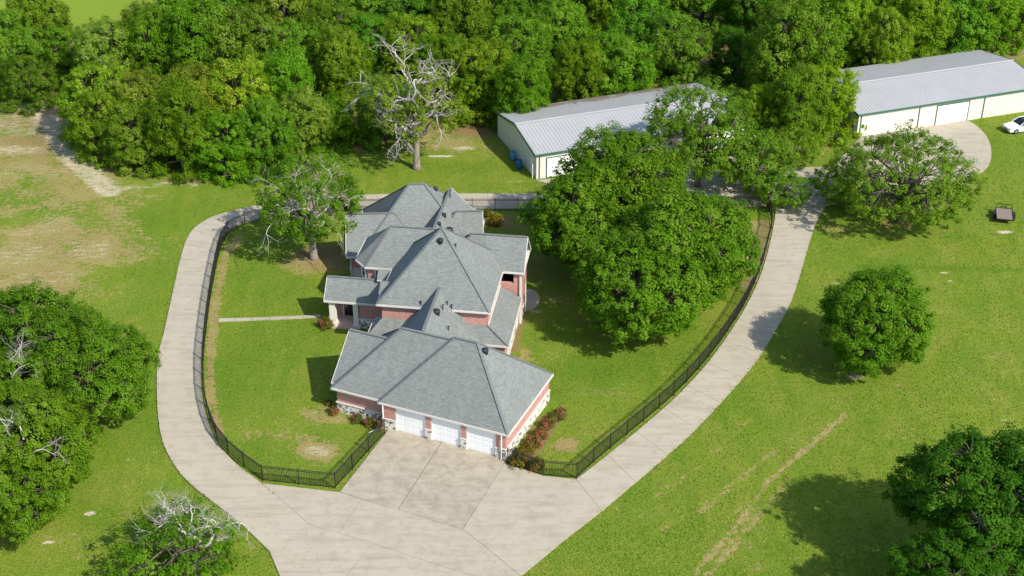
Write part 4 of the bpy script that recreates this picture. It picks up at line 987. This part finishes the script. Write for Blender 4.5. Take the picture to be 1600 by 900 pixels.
# ------------------------------------------------------------------ shrubs with red growth
def make_shrub(seed, red):
    r = np.random.default_rng(seed); rnd = random.Random(seed); m = 46
    d = r.normal(size=(m, 3)); d /= np.linalg.norm(d, axis=1, keepdims=True); d[:, 2] = np.abs(d[:, 2]) * 1.1
    cl = d * r.uniform(.35, .75, (m, 1)) * np.array([1, 1, .95]) + np.array([0, 0, .18])
    ii = np.repeat(np.arange(m), 42); N = len(ii); off = r.normal(size=(N, 3)) * .11; cen = cl[ii] + off; cen[:, 2] = np.maximum(cen[:, 2], .02)
    nr = d[ii] * .6 + off * 4 + r.normal(size=(N, 3)) * .5 + np.array([0, 0, .3]); nr /= np.linalg.norm(nr, axis=1, keepdims=True); tint = r.uniform(.1, .7, m)[ii] + r.uniform(-.2, .3, N)
    fl = (r.random(m) < red)[ii] & (r.random(N) < .75) & (d[ii][:, 2] > .05)
    g = leaf_mesh('foliage', cen[~fl], nr[~fl], np.full((~fl).sum(), .13), tint[~fl], M['leafshrub'], r)
    f = leaf_mesh('red_growth', cen[fl] + nr[fl] * .05, nr[fl], np.full(fl.sum(), .12), tint[fl], M['redleaf'], r) if fl.any() else None
    mb = MB()
    for k in range(5):
        a = rnd.uniform(0, 6.28); mb.tube([Vector((0, 0, -.05)), Vector((math.cos(a) * .15, math.sin(a) * .15, .3)), Vector((math.cos(a) * .35, math.sin(a) * .35, .65))], [.03, .02, .01], 4)
    return g, f, mb.mesh('stem', M['bark'])
shr = [make_shrub(201, .42), make_shrub(202, .28), make_shrub(203, .15)]
def shrub(px, py, k, s, label, group, colr=(1, 1, 1)):
    q = G(px, py); t = empty('shrub', q, rt.uniform(0, 6.28)); t.scale = (s, s, s * rt.uniform(.95, 1.2)); tag(t, label, 'shrub', group)
    o = new_obj('foliage', shr[k][0], t); o.color = (*colr, 1)
    if shr[k][1]: new_obj('red_growth', shr[k][1], t)['kind'] = 'stuff'
    new_obj('stem', shr[k][2], t)
row_lab = ['rounded red tipped shrub at the back end of the bed along the garage', 'small dull shrub second from the back in the bed along the garage', 'bright red shrub in the middle of the bed along the garage', 'reddish brown shrub in the middle of the bed, by the bright red ones', 'pink red shrub third from the front along the garage wall', 'brown green shrub second from the front along the garage wall', 'large brown green shrub at the front end by the fence', 'low green shrub at the fence corner of the garage bed']
for (px, py, k, s, c), l in zip([(875, 652, 0, .95, (.8, 1, .8)), (861, 658, 2, .7, (1, 1, .8)), (852, 668, 0, .85, (1, .9, .8)), (843, 684, 1, .85, (1.3, .9, .7)), (832, 697, 0, .95, (1.2, .9, .8)), (822, 713, 2, 1.05, (1.4, 1, .7)), (812, 726, 2, 1.15, (1.4, 1, .7)), (838, 733, 2, 1.05, (1.2, 1, .7))], row_lab):
    shrub(px, py, k, s, l, 'shrubs along the garage side', c)
for (px, py, k, s, c, l) in [(592, 667, 0, .75, (.8, 1, .8), 'red flowered shrub at the foot of the garage downspout'), (576, 664, 1, .7, (1.2, 1, .7), 'orange tipped shrub second from the downspout'), (557, 658, 1, .7, (.8, 1, .8), 'green red shrub third from the downspout, by the stone base'), (522, 646, 1, .65, (1.3, .95, .6), 'brownish shrub at the left corner of the garage wing'), (513, 632, 2, .5, (1.3, .95, .6), 'small dry shrub behind the garage wing corner')]:
    shrub(px, py, k, s, l, 'shrubs before the garage wing', c)
shrub(508, 511, 1, .98, 'round reddish shrub standing by the porch column', 'shrubs by the house', (1.1, .95, .7))
shrub(773, 352, 2, 1.1, 'yellowish shrub behind the east wing roof', 'shrubs by the house', (1.6, 1.1, .5)); shrub(762, 338, 2, .9, 'dull green shrub behind the rear wing gable', 'shrubs by the house', (1.1, 1, .6))
shrub(598, 513, 2, .7, 'dark shrub in the corner between porch and skirt roof', 'shrubs by the house', (.7, .9, .7))

# ------------------------------------------------------------------ boulder, trailer, car
mb = MB(); rr = random.Random(5); q = G(868, 298)
prof = [(.001, 1.25), (.4, 1.2), (.72, .95), (.9, .55), (.92, .2), (.85, -.1)]; mb.lathe(prof, 14)
mb.v = [(x * (1 + rr.uniform(-.1, .1)), y * 1.15 * (1 + rr.uniform(-.1, .1)), z * (1 + rr.uniform(-.08, .08))) for (x, y, z) in mb.v]
tag(mb.build('boulder', M['rock'], None, q, True), 'rounded grey boulder half hidden by oak leaves near the shed corner', 'boulder')

def trailer():
    q = G(1569, 350); t = empty('utility_trailer', q, R_(-14)); tag(t, 'small weathered flatbed trailer standing on the right lawn', 'trailer')
    for i in range(9):
        mb = MB(); x0 = -.8 + i * .178; mb.bx(x0, x0 + .165, 0, 2.5, .55 + rr.uniform(0, .012), .60); mb.build('deck_plank', M['wood'], t)
    mb = MB(); mb.bx(-.86, -.805, -.03, 2.55, .42, .66); mb.bx(.805, .86, -.03, 2.55, .42, .66); mb.bx(-.805, .805, -.03, .0, .42, .545); mb.bx(-.805, .805, 2.51, 2.55, .42, .66)
    for y in (.6, 1.3, 2.0): mb.bx(-.8, .8, y, y + .06, .45, .53)
    mb.build('frame', M['black'], t)
    for x in (-.98, .98):
        mb = MB(); mb.tube([(x - .1, 1.2, .32), (x + .1, 1.2, .32)], .32, 16); w_ = mb.build('wheel', M['tyre'], t); r2 = MB(); r2.tube([(x - .105, 1.2, .32), (x + .105, 1.2, .32)], .17, 12); r2.build('rim', M['chrome'], w_)
        mb = MB(); mb.box((x - .12, .8, .68), (.24, 0, 0), (0, .8, 0), (0, 0, .03)); mb.build('mudguard', M['black'], t)
    for x in (-.78, -.3, .2, .74):
        mb = MB(); mb.bx(x, x + .05, 2.46, 2.505, .6, 1.15); mb.build('stake', M['black'], t)
    mb = MB(); mb.bx(-.78, .79, 2.506, 2.54, 1.05, 1.12); mb.build('rail', M['black'], t)
    mb = MB(); mb.tube([(-.5, 2.55, .48), (0, 3.5, .45)], .04, 5); mb.tube([(.5, 2.55, .48), (0, 3.5, .45)], .04, 5); mb.build('tow_bar', M['black'], t)
trailer()

def car():
    base = G(1581, 205); t = empty('parked_car', base, R_(17)); tag(t, 'white sedan parked on the grass beside the clean metal shed', 'car')
    # local x: nose at 0, tail at 4.7; y across, from -0.9 to 0.9
    def loft(name, secs, mat, parent=t):
        mb = MB()
        for (a, b) in zip(secs[:-1], secs[1:]):
            n = len(a)
            for i in range(n):
                j = (i + 1) % n; mb.poly([a[i], b[i], b[j], a[j]])
        mb.poly(secs[0]); mb.poly(secs[-1][::-1]); return mb.build(name, mat, parent)
    def sec(x, w, z0, z1, sh=.12): return [(x, -w, z0 + .1), (x, -w * .96, z0), (x, w * .96, z0), (x, w, z0 + .1), (x, w, z1 - sh), (x, w * .9, z1), (x, w * .4, z1 + .03), (x, -w * .4, z1 + .03), (x, -w * .9, z1), (x, -w, z1 - sh)]
    body = loft('body', [sec(-.95, .62, .38, .60), sec(-.85, .78, .26, .70), sec(-.55, .86, .22, .78), sec(.3, .90, .2, .90), sec(.75, .9, .2, .95), sec(2.6, .91, .2, .98), sec(3.1, .9, .22, 1.0), sec(3.6, .84, .28, .98), sec(3.75, .7, .4, .9)], M['carpaint'])
    def cab(x, w, z): return [(x, -w, .93), (x, w, .93), (x, w * .99, z * .5 + .47), (x, w * .8, z), (x, -w * .8, z), (x, -w * .99, z * .5 + .47)]
    loft('window_glass', [cab(.45, .78, .96), cab(1.15, .80, 1.40), cab(2.2, .81, 1.43), cab(3.2, .74, .98)], M['glass'])
    mb = MB(); mb.poly([(1.1, -.66, 1.405), (2.25, -.66, 1.435), (2.25, .66, 1.435), (1.1, .66, 1.405)]); mb.poly([(1.1, -.66, 1.395), (1.1, .66, 1.395), (2.25, .66, 1.42), (2.25, -.66, 1.42)]); mb.build('roof_panel', M['glass'], t)
    for s in (-1, 1):
        mb = MB(); mb.tube([(.42, .82 * s, .96), (1.12, .70 * s, 1.41), (2.25, .70 * s, 1.44), (3.2, .76 * s, 1.0)], .045, 5); mb.build('roof_rail', M['carpaint'], t)
        mb = MB(); mb.tube([(1.75, .86 * s, .95), (1.75, .70 * s, 1.42)], .04, 5); mb.build('pillar', M['carpaint'], t)
        mb = MB(); mb.bx(.72, .9, (.93 if s > 0 else -1.08), (1.08 if s > 0 else -.93), .93, 1.07); mb.build('mirror', M['carpaint'], t)
        mb = MB(); mb.bx(-.87, -.6, (.55 if s > 0 else -.82), (.82 if s > 0 else -.55), .60, .72); mb.build('headlight', M['lamp'], t)
        mb = MB(); mb.bx(3.66, 3.78, (.45 if s > 0 else -.72), (.72 if s > 0 else -.45), .68, .82); mb.build('tail_light', M['tail'], t)
        for x in (-.05, 2.72):
            mb = MB(); mb.tube([(x, .74 * s, .33), (x, .93 * s, .33)], .33, 18); w_ = mb.build('wheel', M['tyre'], t); r2 = MB(); r2.tube([(x, .9 * s, .33), (x, .945 * s, .33)], .22, 12); r2.build('rim', M['chrome'], w_)
    mb = MB(); mb.bx(-.975, -.93, -.45, .45, .42, .54); mb.build('grille', M['black'], t)
car()
